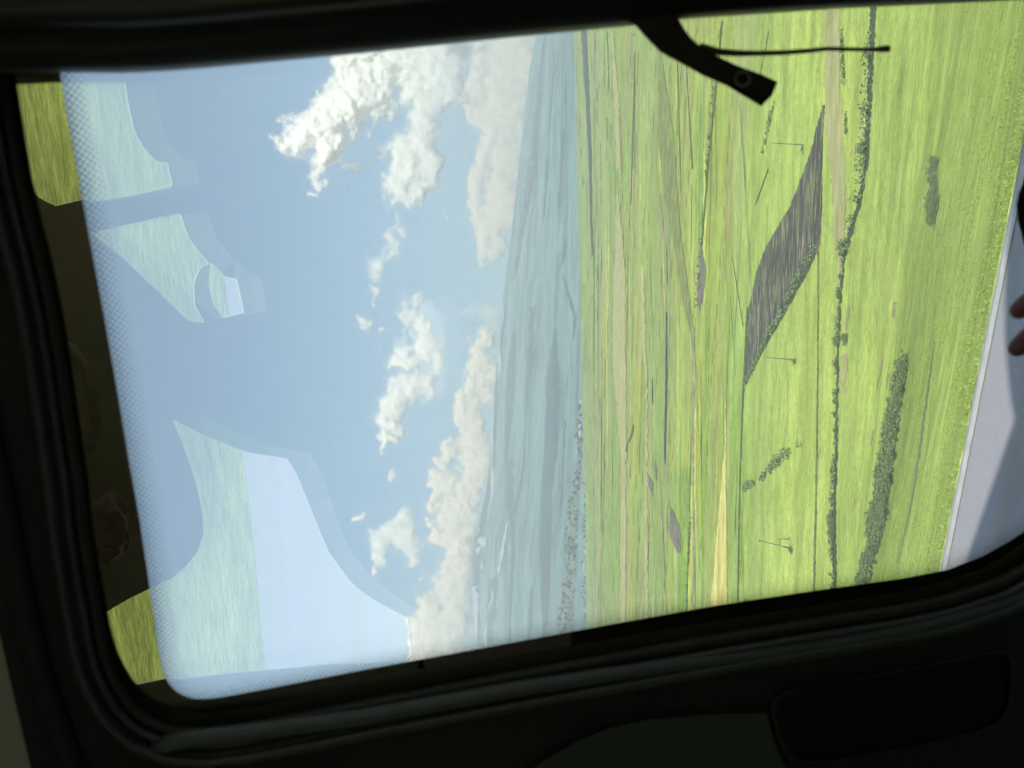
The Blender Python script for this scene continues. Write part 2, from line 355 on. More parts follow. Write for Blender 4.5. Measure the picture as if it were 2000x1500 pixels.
for i_ in range(42):
    x_ = 1158+300*rr.uniform()**1.2; L_ = rr.uniform(40, 420); y_ = rr.uniform(20, 1230-L_*.5); sl_ = rr.uniform(-.03, .04)*(x_-1120)/150; w_ = rr.uniform(.45, 1.1)
    sheet('field_boundary', [(y_, x_, x_+w_*.3), (y_+L_*.4, x_+sl_*L_*.4, x_+sl_*L_*.4+w_), (y_+L_, x_+sl_*L_, x_+sl_*L_+w_*.4)], DK, lift=.04, jit=.3, n=2, step=5, seed=i_)

sheet('ditch', [(50,1408,1411),(150,1400,1403),(300,1384,1387),(480,1370,1373)], DK, n=3, jit=.6)
sheet('ditch', [(600,1459,1462),(700,1454,1456.5),(850,1447,1450),(1000,1443,1446),(1190,1440,1442.5)], DK, n=3, jit=.6)
for kn in ([(1020,1346,1348),(1210,1340,1342)], [(850,1350,1351),(1000,1346,1347)], [(560,1304,1305),(480,1302,1303)], [(60,1186,1187),(180,1190,1191)], [(100,1240,1241.5),(400,1232,1233)],
           [(120,1340,1341),(330,1352,1354)], [(200,1474,1475),(60,1502,1503)], [(330,1500,1502),(400,1475,1477)], [(850,1232,1237),(830,1237,1239),(870,1224,1226),(920,1221,1222)], [(60,1322,1323),(380,1330,1331)], [(500,1430,1431),(640,1452,1453)]):
    sheet('ditch', kn, DK, n=2, jit=.5)
PK = fieldmat('bare_earth', (.50, .36, .25), (.40, .42, .12), .5)
for kn in ([(600,1655,1660),(645,1650,1653)], [(690,1650,1658),(770,1641,1648)], [(700,1722,1726),(760,1712,1714)], [(730,1733,1736),(760,1731,1733)], [(280,1668,1671),(315,1667,1669)], [(590,1745,1752),(620,1742,1746)], [(840,1705,1708),(870,1699,1702)], [(975,1668,1672),(995,1664,1668)]):
    sheet('bare_earth', kn, PK, n=3, jit=4)
GD = fieldmat('village_gardens', (.075, .10, .10), (.22, .27, .17), .014, (1, .35, 1))
sheet('village_gardens', [(830,1133,1137),(920,1128,1135),(1000,1110,1130),(1060,1107,1126),(1130,1105,1122),(1200,1096,1120),(1250,1098,1114),(1275,1100,1110)], GD, n=8, jit=5)
# mountain: dark woodland belts and snow
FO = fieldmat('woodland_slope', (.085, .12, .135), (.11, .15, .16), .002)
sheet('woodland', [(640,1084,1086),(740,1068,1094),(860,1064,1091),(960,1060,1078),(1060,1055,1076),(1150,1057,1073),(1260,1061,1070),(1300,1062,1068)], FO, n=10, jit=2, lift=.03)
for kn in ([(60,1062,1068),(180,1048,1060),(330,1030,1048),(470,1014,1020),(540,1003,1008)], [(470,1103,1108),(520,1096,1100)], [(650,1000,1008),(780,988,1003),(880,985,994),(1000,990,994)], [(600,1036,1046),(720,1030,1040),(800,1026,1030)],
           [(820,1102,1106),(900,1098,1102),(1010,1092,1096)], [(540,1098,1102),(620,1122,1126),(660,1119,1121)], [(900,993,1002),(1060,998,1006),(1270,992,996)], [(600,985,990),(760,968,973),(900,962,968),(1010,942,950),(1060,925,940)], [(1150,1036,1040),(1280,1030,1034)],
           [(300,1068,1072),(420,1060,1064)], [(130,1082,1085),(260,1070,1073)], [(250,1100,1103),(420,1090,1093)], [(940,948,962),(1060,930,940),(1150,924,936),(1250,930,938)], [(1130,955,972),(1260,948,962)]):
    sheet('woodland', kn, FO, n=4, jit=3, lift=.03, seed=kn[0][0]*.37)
SN = plain('snow', (.44, .45, .46), .7, .08, .01)
for kn in ([(318,1028,1028.6),(340,1026,1028.5),(345,1027,1028)], [(380,1023.5,1024.3),(400,1022,1023)], [(510,1019.6,1021.5),(545,1015,1017)], [(590,984,985),(612,980,984.5),(625,982,985),(632,980,982),(650,977,980),(700,973.5,976),(745,974,977),(748,975,976)],
           [(690,976,979),(720,975,980),(735,974,976)], [(760,965,967),(860,961.5,964.5),(955,960,963)], [(860,973,975),(868,973,974.5)], [(918,964,966),(960,961,965),(985,957,959)], [(1020,990,994),(1040,986,991),(1075,979,985),(1100,974,980),(1122,973,976)],
           [(1030,936,939),(1045,931,935)], [(1050,938,948),(1058,933,950),(1066,944,949),(1072,930,933)], [(1070,932,938),(1082,934,938)], [(1100,938,944),(1112,939,943)], [(1043,957,959),(1060,957,958.5)], [(1145,924,934),(1152,924,928),(1160,924,937),(1172,925,934),(1185,925,936)],
           [(1185,926,936),(1210,926,934),(1240,927,933),(1275,928,931)], [(1155,960,963),(1170,962,966),(1178,957,960),(1196,954,956)], [(1228,950,953),(1240,944,951),(1256,945,952),(1270,950,954)], [(1160,973,975),(1185,970,972)], [(1128,986,988),(1134,986,987)]):
    sheet('snow_patch', kn, SN, n=4, jit=1.5, step=2, lift=.08, seed=kn[0][0]*.7)

# ------------------------------------------------------------------ foliage
def leafmat(name, c):
    t = NT(name); g = t.node('ShaderNodeNewGeometry'); ri = t.node('ShaderNodeObjectInfo')
    n = t.noise(1.6, t.coords(), 3)
    k = t.math('MULTIPLY', t.mr(g.outputs['Random Per Island'], 0, 1, .55, 1.5), t.mr(n, .3, .7, .7, 1.3))
    cc = t.node('ShaderNodeVectorMath', operation='SCALE'); cc.inputs[0].default_value = c; t.l.new(k, cc.inputs['Scale'])
    t.l.new(cc.outputs[0], t.p.inputs['Base Color']); t.p.inputs['Roughness'].default_value = .8; t.p.inputs['Specular IOR Level'].default_value = .2
    return t.m
LEAF = leafmat('shrub_leaf', (.14, .19, .09)); LEAF2 = leafmat('hedge_leaf', (.14, .20, .09)); BARK = plain('bark', (.12, .09, .06), .9, .3, 8)
FARL = leafmat('tree_leaf', (.085, .12, .10))
def leafcloud(centres, radii, nleaf, size, seed=0):
    r = np.random.default_rng(seed); c = np.repeat(centres, nleaf, 0); R = np.repeat(radii, nleaf, 0)
    d = r.normal(size=(len(c), 3)); d /= np.linalg.norm(d, axis=1)[:, None]
    p = c + d*R*(r.uniform(.45, 1.05, (len(c), 1)))
    a = r.normal(size=(len(c), 3)); a /= np.linalg.norm(a, axis=1)[:, None]
    b = np.cross(a, r.normal(size=(len(c), 3))); b /= np.linalg.norm(b, axis=1)[:, None]
    s = size*r.uniform(.6, 1.4, (len(c), 1))
    v = np.stack([p-a*s-b*s*.5, p+a*s-b*s*.5, p+a*s*.6+b*s*.6, p-a*s*.5+b*s*.7], 1).reshape(-1, 3)
    return v, np.arange(len(v)).reshape(-1, 4)
def hedge(path, h, w, label, leaf=.25, dens=14, gap=0., seed=0, group=None, name='hedge'):
    pts = np.array(path, float); L = np.concatenate([[0], np.cumsum(np.hypot(*np.diff(pts, axis=0).T))])
    n = int(L[-1]/2.2)+2; l = np.linspace(0, L[-1], n)
    q = ground(np.interp(l, L, pts[:, 0]), np.interp(l, L, pts[:, 1])); r = np.random.default_rng(seed)
    # fill in world space
    seg = np.concatenate([[0], np.cumsum(np.linalg.norm(np.diff(q, axis=0), axis=1))]); m = int(seg[-1]/(w*.7))+2
    ll = np.sort(r.uniform(0, seg[-1], m)); c = np.stack([np.interp(ll, seg, q[:, i]) for i in range(3)], 1)
    if gap: c = c[vnoise(ll/(w*5), ll*0, seed+4) > gap]
    c[:, :2] += r.normal(size=(len(c), 2))*w*.25; hh = h*r.uniform(.45, 1.1, len(c))
    c[:, 2] = height(c[:, 0], c[:, 1])+hh*.45
    v, f = leafcloud(c, np.stack([w*.6*r.uniform(.7, 1.3, len(c)), w*.6*r.uniform(.7, 1.3, len(c)), hh*.6], 1), dens, leaf, seed)
    base = q[0]; o = mesh(name, v-base, f, LEAF2); o.location = base
    tag(o, label, 'hedge', group); return o
hedge([(1592,488),(1572,525),(1545,578),(1520,625),(1490,680),(1463,738),(1456,752)], 1.9, 2.2, 'hedge along the lower edge of the dark ploughed field', .3, 26, 0, 1)
hedge([(1590,850),(1575,858),(1560,868),(1542,882),(1520,902),(1502,922),(1488,936),(1470,946),(1448,954)], 2.4, 2.4, 'broken row of bushes running diagonally across the light green field', .3, 26, .28, 2)
hedge([(1650,505),(1643,560),(1640,620),(1637,700),(1635,780),(1634,860),(1629,960),(1626,1050),(1629,1100),(1631,1168)], 1.0, 1.2, 'long dark hedge beside the straight strip below the utility poles', .2, 34, 0, 3)
hedge([(1706,18),(1703,80),(1699,160),(1696,240),(1692,300),(1688,350),(1678,395),(1668,435),(1656,480),(1650,505)], 2.0, 2.2, 'curving dark hedge in the ditch right of the dry grass strip', .25, 30, .05, 4)
hedge([(1646,20),(1647,80),(1650,140),(1652,215),(1656,260)], 1.0, 1.1, 'short patchy hedge between dry grass strip and curving ditch', .2, 20, .35, 5)
hedge([(1446,1192),(1448,1175),(1452,1188),(1458,1172),(1466,1190),(1478,1180)], 1.6, 1.5, 'small thin bushes at the field corner near the window edge', .22, 14, .3, 6)
hedge([(1413,40),(1400,150),(1388,270),(1378,380),(1371,470),(1368,520),(1362,600)], 2.6, 2.2, 'thin far hedge ending at the small grey field', .4, 16, .3, 7)
hedge([(1352,1000),(1346,1100),(1342,1200)], 2.2, 2, 'thin distant hedge left of the ripe crop wedge', .4, 14, .25, 8)
hedge([(1491,300),(1500,262),(1507,230),(1512,205)], 1.6, 1.6, 'short slanting hedge above the lone bare pole', .3, 14, .3, 9)
hedge([(1568,283),(1570,300),(1569,318)], 1.0, 1.0, 'tiny bushes at the foot of the lone bare pole', .2, 14, .1, 10)

shr = None
def shrub(pos, sc, label, group, rz=0):
    global shr
    if shr is None:
        root = empty('shrub'); r = np.random.default_rng(5)
        c = r.normal(size=(26, 3))*np.array([.75, .75, .4])+np.array([0, 0, 1.0]); c[:, 2] = np.clip(c[:, 2], .35, 1.9)
        v, f = leafcloud(c, np.full((26, 3), .5)*r.uniform(.6, 1.3, (26, 1)), 40, .10, 5)
        mesh('foliage', v, f, LEAF, root)
        tv = []; tf = []
        for k in range(5):
            a = k*1.3; p0 = np.array([0, 0, -.25]); p1 = np.array([math.cos(a)*.6, math.sin(a)*.6, 1.2])
            for z, p, rr in ((0, p0, .05), (1, p1, .015)):
                for j in range(5): tv.append(p+np.array([math.cos(j*1.2566)*rr, math.sin(j*1.2566)*rr, 0]))
            b0 = k*10; tf += [(b0+j, b0+(j+1) % 5, b0+5+(j+1) % 5, b0+5+j) for j in range(5)]
        mesh('stem', tv, tf, BARK, root); shr = root; o = root
    else:
        o = shr.copy(); COL.objects.link(o)
        for ch in shr.children:
            c = ch.copy(); COL.objects.link(c); c.parent = o
    o.location = pos; o.scale = sc; o.rotation_euler = (0, 0, rz); tag(o, label, 'shrub', group); return o
rk = np.array([(690,1772,1776),(740,1765,1771),(800,1748,1760),(850,1743,1752),(900,1733,1746),(960,1723,1739),(1020,1714,1729),(1060,1706,1718),(1110,1696,1704),(1165,1687,1690)], float)
ys = []; xs = []
r = np.random.default_rng(3)
for _ in range(300):
    y = r.uniform(700, 1170); 
    if r.uniform() > (.25+.75*math.exp(-((y-980)/110)**2)): continue
    x0 = np.interp(y, rk[:, 0], rk[:, 1]); x1 = np.interp(y, rk[:, 0], rk[:, 2]); xs.append(r.uniform(x0, x1)); ys.append(y)
q = ground(xs, ys)
for i in range(len(q)):
    k = q[i][1]/100*r.uniform(.35, .95); shrub(q[i], (k*1.5, k, k*.75), 'dark shrub in the shaded gully that runs down the near slope', 'shrubs filling the gully', r.uniform(0, 6))
q = ground(r.normal(1827, 4.5, 26), r.uniform(312, 425, 26))
for i in range(len(q)): shrub(q[i], (.35, .35, .22), 'low dark scrub bush in the isolated patch on the near grass', 'bushes of the scrub patch', r.uniform(0, 6))
for (x, y) in ((1629, 1026), (1630, 1045), (1628, 1010), (1554, 706), (1548, 1076), (1546, 1072), (1655, 663), (1640, 662)):
    q = ground(x, y)[0]; k = .6 if x < 1600 else .8
    lab = {1554: 'small dark bush at the foot of the middle utility pole', 1548: 'dark bush at the foot of the braced double pole', 1546: 'dark bush beside the foot of the braced double pole'}.get(x, 'darker taller bush rising out of the long hedge')
    shrub(q, (k, k, k), lab, 'lone bushes', x)
# grass tussocks on the near bank: nobody could count them
gx = []; gy = []
r = np.random.default_rng(9)
dn = EDGE+.15+ r.exponential(22, 26000); dl = r.uniform(-1, 1, 26000)
sp = dn/N_[1]; yy0 = None
py_ = r.uniform(-20, 1200, 26000)
rr0 = ray(np.full(26000, 1900.), py_); azs = rr0[:, 0]/rr0[:, 1]
yy = sp/(1+KR*azs); xx = azs*yy; ok = (yy < 60) & (fbm(xx/3., yy/1.2, 4, 91) > .56); xx = xx[ok]; yy = yy[ok]; zz = height(xx, yy)
nb = 7; sel = r.permutation(len(xx))[:6000]; xx = xx[sel]; yy = yy[sel]; zz = zz[sel]; n = len(xx)
base = np.repeat(np.stack([xx, yy, zz], 1), nb, 0); m = len(base)
base[:, :2] += r.normal(size=(m, 2))*.05
hh = r.uniform(.006, .02, (m, 1))*(1+np.repeat(yy, nb)[:, None]/40); a = r.uniform(0, 6.28, m); w = .004*(1+np.repeat(yy, nb)/5)
sd = np.stack([np.cos(a)*w, np.sin(a)*w, a*0], 1); ln = np.stack([r.normal(size=m)*.4, r.normal(size=m)*.4, np.ones(m)], 1)*hh
v = np.stack([base-sd, base+sd, base+ln], 1).reshape(-1, 3)
t = NT('grass_blade'); g = t.node('ShaderNodeNewGeometry'); nn_ = t.noise(.7, st if False else t.coords((.35, 1, 1), rot), 5)
t.l.new(t.mix(t.mr(nn_, .35, .65, 0, 1), t.mix(g.outputs['Random Per Island'], (.15, .24, .04), (.24, .33, .06)), t.mix(g.outputs['Random Per Island'], (.20, .28, .05), (.28, .36, .08))), t.p.inputs['Base Color'])
t.p.inputs['Roughness'].default_value = .8
tag(mesh('grass', v, np.arange(len(v)).reshape(-1, 3), t.m), 'bright green grass tufts on the bank beside the road', 'grass', kind='stuff')

# ------------------------------------------------------------------ poles
CONC = plain('weathered_wood', (.13, .125, .12), .9, .3, 4)
def tube(path, rad, n=8):
    v = []; f = []; path = [np.array(p, float) for p in path]
    for i, p in enumerate(path):
        t_ = path[min(i+1, len(path)-1)]-path[max(i-1, 0)]; t_ = t_/np.linalg.norm(t_)
        u = np.cross(t_, [0, 0, 1.] if abs(t_[2]) < .9 else [1., 0, 0]); u /= np.linalg.norm(u); w = np.cross(t_, u)
        rr = rad[i] if hasattr(rad, '__len__') else rad
        for k in range(n):
            a = 2*math.pi*k/n; v.append(p+(u*math.cos(a)+w*math.sin(a))*rr)
        if i: f += [((i-1)*n+k, (i-1)*n+(k+1) % n, i*n+(k+1) % n, i*n+k) for k in range(n)]
    f += [tuple(range(n))[::-1], tuple(range(len(v)-n, len(v)))]
    return v, f
def join(parts):
    v = []; f = []
    for pv, pf in parts:
        b0 = len(v); v += list(pv); f += [tuple(i+b0 for i in ff) for ff in pf]
    return v, f
def polepart(name, segs, rad, root, base, mat=CONC):
    v, f = join([tube([p-base for p in s], rad) for s in segs]); return mesh(name, v, f, mat, root)
def pole(bx, by, tops, label):
    b = ground(bx, by)[0]; root = empty('utility_pole', b); Y = b[1]
    g = lambda x, y: at(np.array(x, float), np.array(y, float), np.array(Y))
    for (nm, pts, rad) in tops:
        polepart(nm, [[g(*pp_) for pp_ in pts]], rad, root, b)
    tag(root, label, 'utility pole', 'wooden poles standing in the light green fields'); return root
pole(1570, 283, [('pole', [(1511, 279.5), (1560, 282.3)], [.11, .14]), ('footing', [(1556, 282), (1573, 283)], [.2, .22]), ('insulator', [(1508.5, 279.3), (1511, 279.5)], [.07, .07])], 'lone bare utility pole above the dark ploughed field')
pole(1555, 706, [('pole', [(1497, 698.3), (1545, 702)], [.11, .14]), ('footing', [(1538, 701.4), (1558, 703)], [.2, .22]), ('insulator', [(1494.5, 698), (1497, 698.3)], [.1, .08])], 'leaning utility pole near the tip of the dark ploughed field')
pole(1546, 1073, [('pole', [(1485, 1056.3), (1543, 1070.5)], [.12, .15]), ('footing', [(1530, 1067.3), (1543, 1070.6)], [.26, .28]), ('insulator', [(1482, 1055.6), (1486, 1056.6)], [.22, .2]),
     ('strut', [(1518, 1053), (1541, 1052.6)], [.11, .11]), ('footing', [(1530, 1052.8), (1541, 1052.4)], [.2, .2]), ('crossbar', [(1522.5, 1054), (1522.5, 1066.5)], [.1, .1]), ('brace', [(1541, 1052.5), (1545.5, 1063.5)], [.1, .1])], 'braced double utility pole with a crossbar, nearest the window edge')

# ------------------------------------------------------------------ village
HW = [plain('house_plaster', (.5, .48, .44), .8, .1, 1), plain('house_stone', (.45, .42, .38), .8, .1, 1)]
HR = [plain('roof_sheet', (.42, .40, .40), .6, .15, 1), plain('roof_rust', (.33, .20, .14), .7, .15, 1)]
protos = []
for kx in range(2):
    root = empty('village_house'); L, Wd, H = 7, 5, 4.5
    v = [(-L, -Wd, -3), (L, -Wd, -3), (L, Wd, -3), (-L, Wd, -3), (-L, -Wd, H), (L, -Wd, H), (L, Wd, H), (-L, Wd, H), (-L, 0, H+2.6), (L, 0, H+2.6)]
    mesh('wall', v, [(0, 1, 5, 4), (1, 2, 6, 9, 5), (2, 3, 7, 6), (3, 0, 4, 8, 7)], HW[kx], root)
    e = .5; v = [(-L-e, -Wd-e, H-.3), (L+e, -Wd-e, H-.3), (L+e, 0, H+2.9), (-L-e, 0, H+2.9), (L+e, Wd+e, H-.3), (-L-e, Wd+e, H-.3)]
    mesh('roof', v, [(0, 1, 2, 3), (3, 2, 4, 5)], HR[kx], root); protos.append(root)
used = [False, False]
def house(pos, rz, sc, label, group):
    k = random.randrange(2)
    if not used[k]: o = protos[k]; used[k] = True
    else:
        o = protos[k].copy(); COL.objects.link(o)
        for ch in protos[k].children:
            c = ch.copy(); COL.objects.link(c); c.parent = o
    o.location = pos; o.rotation_euler = (0, 0, rz); o.scale = (sc,)*3; tag(o, label, 'house', group)
r = np.random.default_rng(21)
ft = empty('village_tree')
cv = r.normal(size=(18, 3))*np.array([1.6, 1.6, 1.8])+np.array([0, 0, 6.5]); v, f = leafcloud(cv, np.full((18, 3), 1.9), 26, .75, 8); mesh('crown', v, f, FARL, ft)
v, f = tube([(0, 0, -2), (0, 0, 3), (.2, 0, 6.5)], [.35, .28, .12], 6); mesh('trunk', v, f, BARK, ft)
tused = False
def tree(pos, sc, rz, label, group):
    global tused
    if not tused: o = ft; tused = True
    else:
        o = ft.copy(); COL.objects.link(o)
        for ch in ft.children:
            c = ch.copy(); COL.objects.link(c); c.parent = o
    o.location = pos; o.scale = (sc*1.2, sc*1.2, sc); o.rotation_euler = (0, 0, rz); tag(o, label, 'tree', group)
kb = np.array([(760,1134,1138),(850,1128,1137),(920,1127,1136),(1000,1108,1132),(1060,1105,1128),(1130,1103,1124),(1200,1094,1122),(1250,1096,1116),(1275,1098,1112)], float)
ty = 1275-(1275-790)*r.uniform(0, 1, 215)**1.5; f_1 = r.uniform(0, 1, 215); tx = np.interp(ty, kb[:, 0], kb[:, 1])*(1-f_1)+np.interp(ty, kb[:, 0], kb[:, 2])*f_1
q = ground(tx, ty)
for i in range(len(q)): tree(q[i], r.uniform(1.1, 2.3)*q[i][1]/6000, r.uniform(0, 6), 'distant tree among the houses of the hazy hillside village', 'trees of the hillside village')
ty = r.uniform(1000, 1275, 60); f_1 = r.uniform(.1, .9, 60); tx = np.interp(ty, kb[:, 0], kb[:, 1])*(1-f_1)+np.interp(ty, kb[:, 0], kb[:, 2])*f_1
q = ground(tx, ty)
for i in range(len(q)): house(q[i], r.uniform(-.6, .6), r.uniform(.6, 1.0), 'tiny pale house in the hazy hillside village', 'houses of the hillside village')
for (x, y) in ((1135, 846), (1135, 850), (1136, 785), (1135, 832)):
    house(ground(x-1, y)[0], .1, 2.2, 'long white building at the edge of the plain', 'white buildings at the edge of the plain')
ty = np.concatenate([r.uniform(930, 1060, 26), r.uniform(1060, 1270, 54)]); tx = 1143+r.normal(size=80)*2.2
q = ground(tx, ty)
for i in range(len(q)): tree(q[i], r.uniform(.45, .9)*q[i][1]/3800, r.uniform(0, 6), 'tree in the nearer village strip on the plain', 'trees of the nearer village strip')
ty = r.uniform(1060, 1270, 26); tx = 1143+r.normal(size=26)*2
q = ground(tx, ty)
for i in range(len(q)): house(q[i], r.uniform(-.6, .6), r.uniform(.6, 1.0), 'tiny house in the nearer village strip on the plain', 'houses of the nearer village strip')

# ------------------------------------------------------------------ clouds
def cloudmat(c=(.88, .845, .765, 1)):
    t = NT('cloud'); at_ = t.node('ShaderNodeAttribute', attribute_name='dens')
    dif = t.node('ShaderNodeBsdfDiffuse'); dif.inputs[0].default_value = c
    tl = t.node('ShaderNodeBsdfTranslucent'); tl.inputs[0].default_value = c
    mx = t.node('ShaderNodeMixShader'); mx.inputs[0].default_value = .42; t.l.new(dif.outputs[0], mx.inputs[1]); t.l.new(tl.outputs[0], mx.inputs[2])
    tp = t.node('ShaderNodeBsdfTransparent'); m2 = t.node('ShaderNodeMixShader')
    t.l.new(at_.outputs['Fac'], m2.inputs[0]); t.l.new(tp.outputs[0], m2.inputs[1]); t.l.new(mx.outputs[0], m2.inputs[2]); t.l.new(m2.outputs[0], t.out.inputs[0])
    return t.m
CLD = cloudmat(); CLOW = cloudmat((.92, .82, .67, 1))
def cloud(ells, Y, label, T=1.0, soft=.3, amp=.55, seed=0, g=3., a_max=1., freq=1.):
    E = np.array(ells, float); x0 = (E[:, 0]-E[:, 2]*1.5).min(); x1 = (E[:, 0]+E[:, 2]*1.5).max(); y0 = (E[:, 1]-E[:, 3]*1.5).min(); y1 = (E[:, 1]+E[:, 3]*1.5).max()
    xs = np.arange(x0, x1, g); ys = np.arange(y0, y1, g); X, Yp = np.meshgrid(xs, ys, indexing='ij')
    wx = X+(fbm(X/45*freq, Yp/45*freq, 4, seed+1)-.5)*60/freq; wy = Yp+(fbm(X/45*freq, Yp/45*freq, 4, seed+2)-.5)*60/freq
    F = np.full(X.shape, 0.)
    for e in E:
        d2 = ((wx-e[0])/e[2])**2+((wy-e[1])/e[3])**2; F = np.maximum(F, np.exp(-d2*1.1)) + .25*np.minimum(F, np.exp(-d2*1.1))
    F = np.clip(F, 0, 1.15)
    bl = (1-fbm(wx/38*freq, wy/38*freq, 6, seed+5, .55, True))*.6+.4*(1-fbm(wx/17*freq, wy/17*freq, 5, seed+15, .6, True))
    fb = fbm(X/26*freq, Yp/26*freq, 6, seed+7, .6)
    Dn = F-.20+amp*(bl-.42)*.7+amp*(fb-.5)*1.25
    al = sst(-.02, soft*2.6, Dn+.45*(fbm(X/11, Yp/11, 5, seed+70, .6)-.5))*a_max; T = T*.8
    mpp = Y/FPX; rad = np.median(np.minimum(E[:, 2], E[:, 3]))*mpp*T
    bl2 = 1-fbm(wx/38*freq, wy/38*freq, 3, seed+5, .45, True); fb2 = fbm(X/26*freq, Yp/26*freq, 3, seed+7, .5); bl = bl2*.8+bl*.2
    th = rad*np.sqrt(np.clip(Dn, 0, 2))*1.3 + rad*.34*bl*np.clip(Dn*4, 0, 1) + rad*.10*fb2*np.clip(Dn*3, 0, 1)
    keep = Dn > -.14
    vf = at(X, Yp, np.full(X.shape, Y)-th); vb = at(X, Yp, np.full(X.shape, Y)+th*.8+8)
    nx, ny = X.shape; i = np.arange((nx-1)*(ny-1)); a = (i//(ny-1))*ny + i % (ny-1)
    kk = keep.ravel(); ok = kk[a] | kk[a+1] | kk[a+ny] | kk[a+ny+1]; a = a[ok]
    ff = np.stack([a, a+1, a+ny+1, a+ny], 1); N0 = nx*ny; fbk = np.stack([a+ny, a+ny+1, a+1, a], 1)+N0
    V = np.concatenate([vf.reshape(-1, 3), vb.reshape(-1, 3)]); Fc = np.concatenate([ff, fbk]); al2 = np.concatenate([al.ravel(), al.ravel()])
    us, inv = np.unique(Fc, return_inverse=True); V = V[us]; al2 = al2[us]; Fc = inv.reshape(-1, 4)
    c = V.mean(0); o = mesh('cloud', V-c, Fc, CLOW if Y > 30000 else CLD, smooth=True, attrs={'dens': ('FLOAT', al2)}); o.location = c
    o.visible_shadow = True
    tag(o, label, 'cloud', 'clouds over the mountain'); return o
cloud([(580,270,38,42),(620,240,50,50),(665,210,55,55),(710,180,60,60),(740,130,75,60),(700,120,50,40),(640,290,28,30),(800,130,55,50),(850,90,70,40),(760,60,120,60),(670,120,30,20)], 24000, 'largest bright white cloud, at the pillar edge of the window', 1.0, .22, .5, 3)
cloud([(622,330,14,22),(632,362,12,22),(612,385,14,10),(618,318,18,16)], 23500, 'thin wisp hanging from the tip of the largest cloud', .6, .4, .8, 14, a_max=.85, freq=1.4)
cloud([(840,190,44,60),(805,185,34,36),(850,120,56,66),(860,60,60,60),(870,170,30,50),(835,240,30,35),(815,290,42,36),(800,330,46,46),(790,300,30,30),(785,355,28,30),(830,340,26,30),(810,390,22,30),(820,270,20,30),(840,320,14,20)], 22300, 'long ragged white cloud below the largest one', .9, .3, .65, 5)
cloud([(690,330,16,12),(715,320,18,12),(740,300,18,16),(755,280,10,14)], 24500, 'small forked wisp of cloud between the two biggest clouds', .5, .5, .9, 6, a_max=.85, freq=1.5)
cloud([(775,440,14,24),(760,480,20,26),(745,520,18,26),(735,560,12,18),(715,630,16,16),(730,590,8,14),(745,645,8,8)], 25500, 'faint chain of torn cloud scraps in the middle of the sky', .6, .5, .9, 7, a_max=.75, freq=1.3)
cloud([(820,580,26,26),(810,620,22,30),(835,640,20,30),(820,670,24,30),(795,690,22,18),(780,705,18,14),(850,690,22,30),(840,720,26,24)], 26000, 'ragged mid-sized cloud above the small round summit', .8, .4, .65, 8)
cloud([(800,760,40,36),(770,790,38,34),(750,820,32,30),(770,840,30,26),(735,860,16,18),(738,885,10,18),(750,870,20,14),(815,740,30,24)], 25500, 'bright bun-shaped white cloud with a hooked lower tip', .9, .3, .5, 9)
cloud([(790,1010,26,22),(765,1040,32,30),(745,1060,22,24),(785,1055,26,34),(740,1090,12,20),(730,1115,10,12),(800,1090,20,20),(700,1010,9,22)], 25000, 'pale cloud just above the curved edge of the big reflection', .8, .45, .6, 10, a_max=.92)
cloud([(768,930,8,12),(770,925,5,10)], 25000, 'tiny puff between the bun-shaped cloud and the cream bank', .6, .5, .8, 15, a_max=.6, freq=2)
cloud([(935,120,18,90),(925,200,14,70),(945,260,22,90),(930,340,16,80),(925,400,12,70),(935,470,14,50),(975,140,36,110),(965,230,26,60),(975,330,26,70),(965,420,26,60),(960,480,18,40),(990,260,30,120),(985,400,30,90),(1010,120,40,110),(940,40,30,60)], 34000, 'pale cream cloud bank low over the mountain slope by the pillar', .5, .3, .5, 11, a_max=.8)
cloud([(895,610,16,16),(900,600,10,12),(960,620,18,50),(925,610,24,30)], 33000, 'faint hazy veil of cloud beside the low round summit', .5, .6, .6, 16, a_max=.55)
cloud([(935,690,20,26),(950,670,22,24),(925,720,16,22),(905,770,14,22),(912,745,12,18),(895,820,13,20),(900,800,16,20),(945,740,30,50),(920,830,34,60),(935,900,34,60),(880,880,18,22),(865,900,18,18),(850,935,16,18),(870,950,26,30),(845,965,13,14),(845,990,13,14),(880,1000,34,50),(842,1020,14,14),(915,960,30,60),(870,1050,34,30),(900,1060,34,50)], 33000, 'towering cream cumulus bank rising behind the mountain', .7, .25, .6, 12, g=2.6, freq=1.5)
cloud([(870,1130,34,60),(835,1180,26,50),(850,1230,44,60),(815,1240,20,50),(890,1200,44,90),(900,1120,34,60),(840,1290,40,50),(880,1300,60,60)], 32500, 'soft cream cloud mass at the lower corner of the sky', .7, .35, .45, 13, a_max=.95)
cloud([(870,425,5,10)], 30000, 'tiny cloud fleck under the ragged white cloud', .5, .5, .5, 17, a_max=.5, g=2, freq=2)

# ------------------------------------------------------------------ haze
hz = bpy.data.materials.new('haze'); hz.use_nodes = True; hn = hz.node_tree.nodes; hn.remove(hn['Principled BSDF'])
pv = hn.new('ShaderNodeVolumePrincipled'); pv.inputs['Color'].default_value = (.80, .93, .97, 1); pv.inputs['Density'].default_value = 9.5e-5; pv.inputs['Anisotropy'].default_value = 0.0
hz.node_tree.links.new(pv.outputs[0], hn['Material Output'].inputs['Volume'])
x0, x1, y0, y1, z0, z1 = -32000, 32000, -3000, 14000, -1200, 2500
v = [(x, y, z) for x in (x0, x1) for y in (y0, y1) for z in (z0, z1)]
hzo = mesh('haze', v, [(0, 1, 3, 2), (4, 6, 7, 5), (0, 4, 5, 1), (2, 3, 7, 6), (0, 2, 6, 4), (1, 5, 7, 3)], hz); tag(hzo, 'pale blue air haze over the plain and mountain', 'haze', kind='stuff')

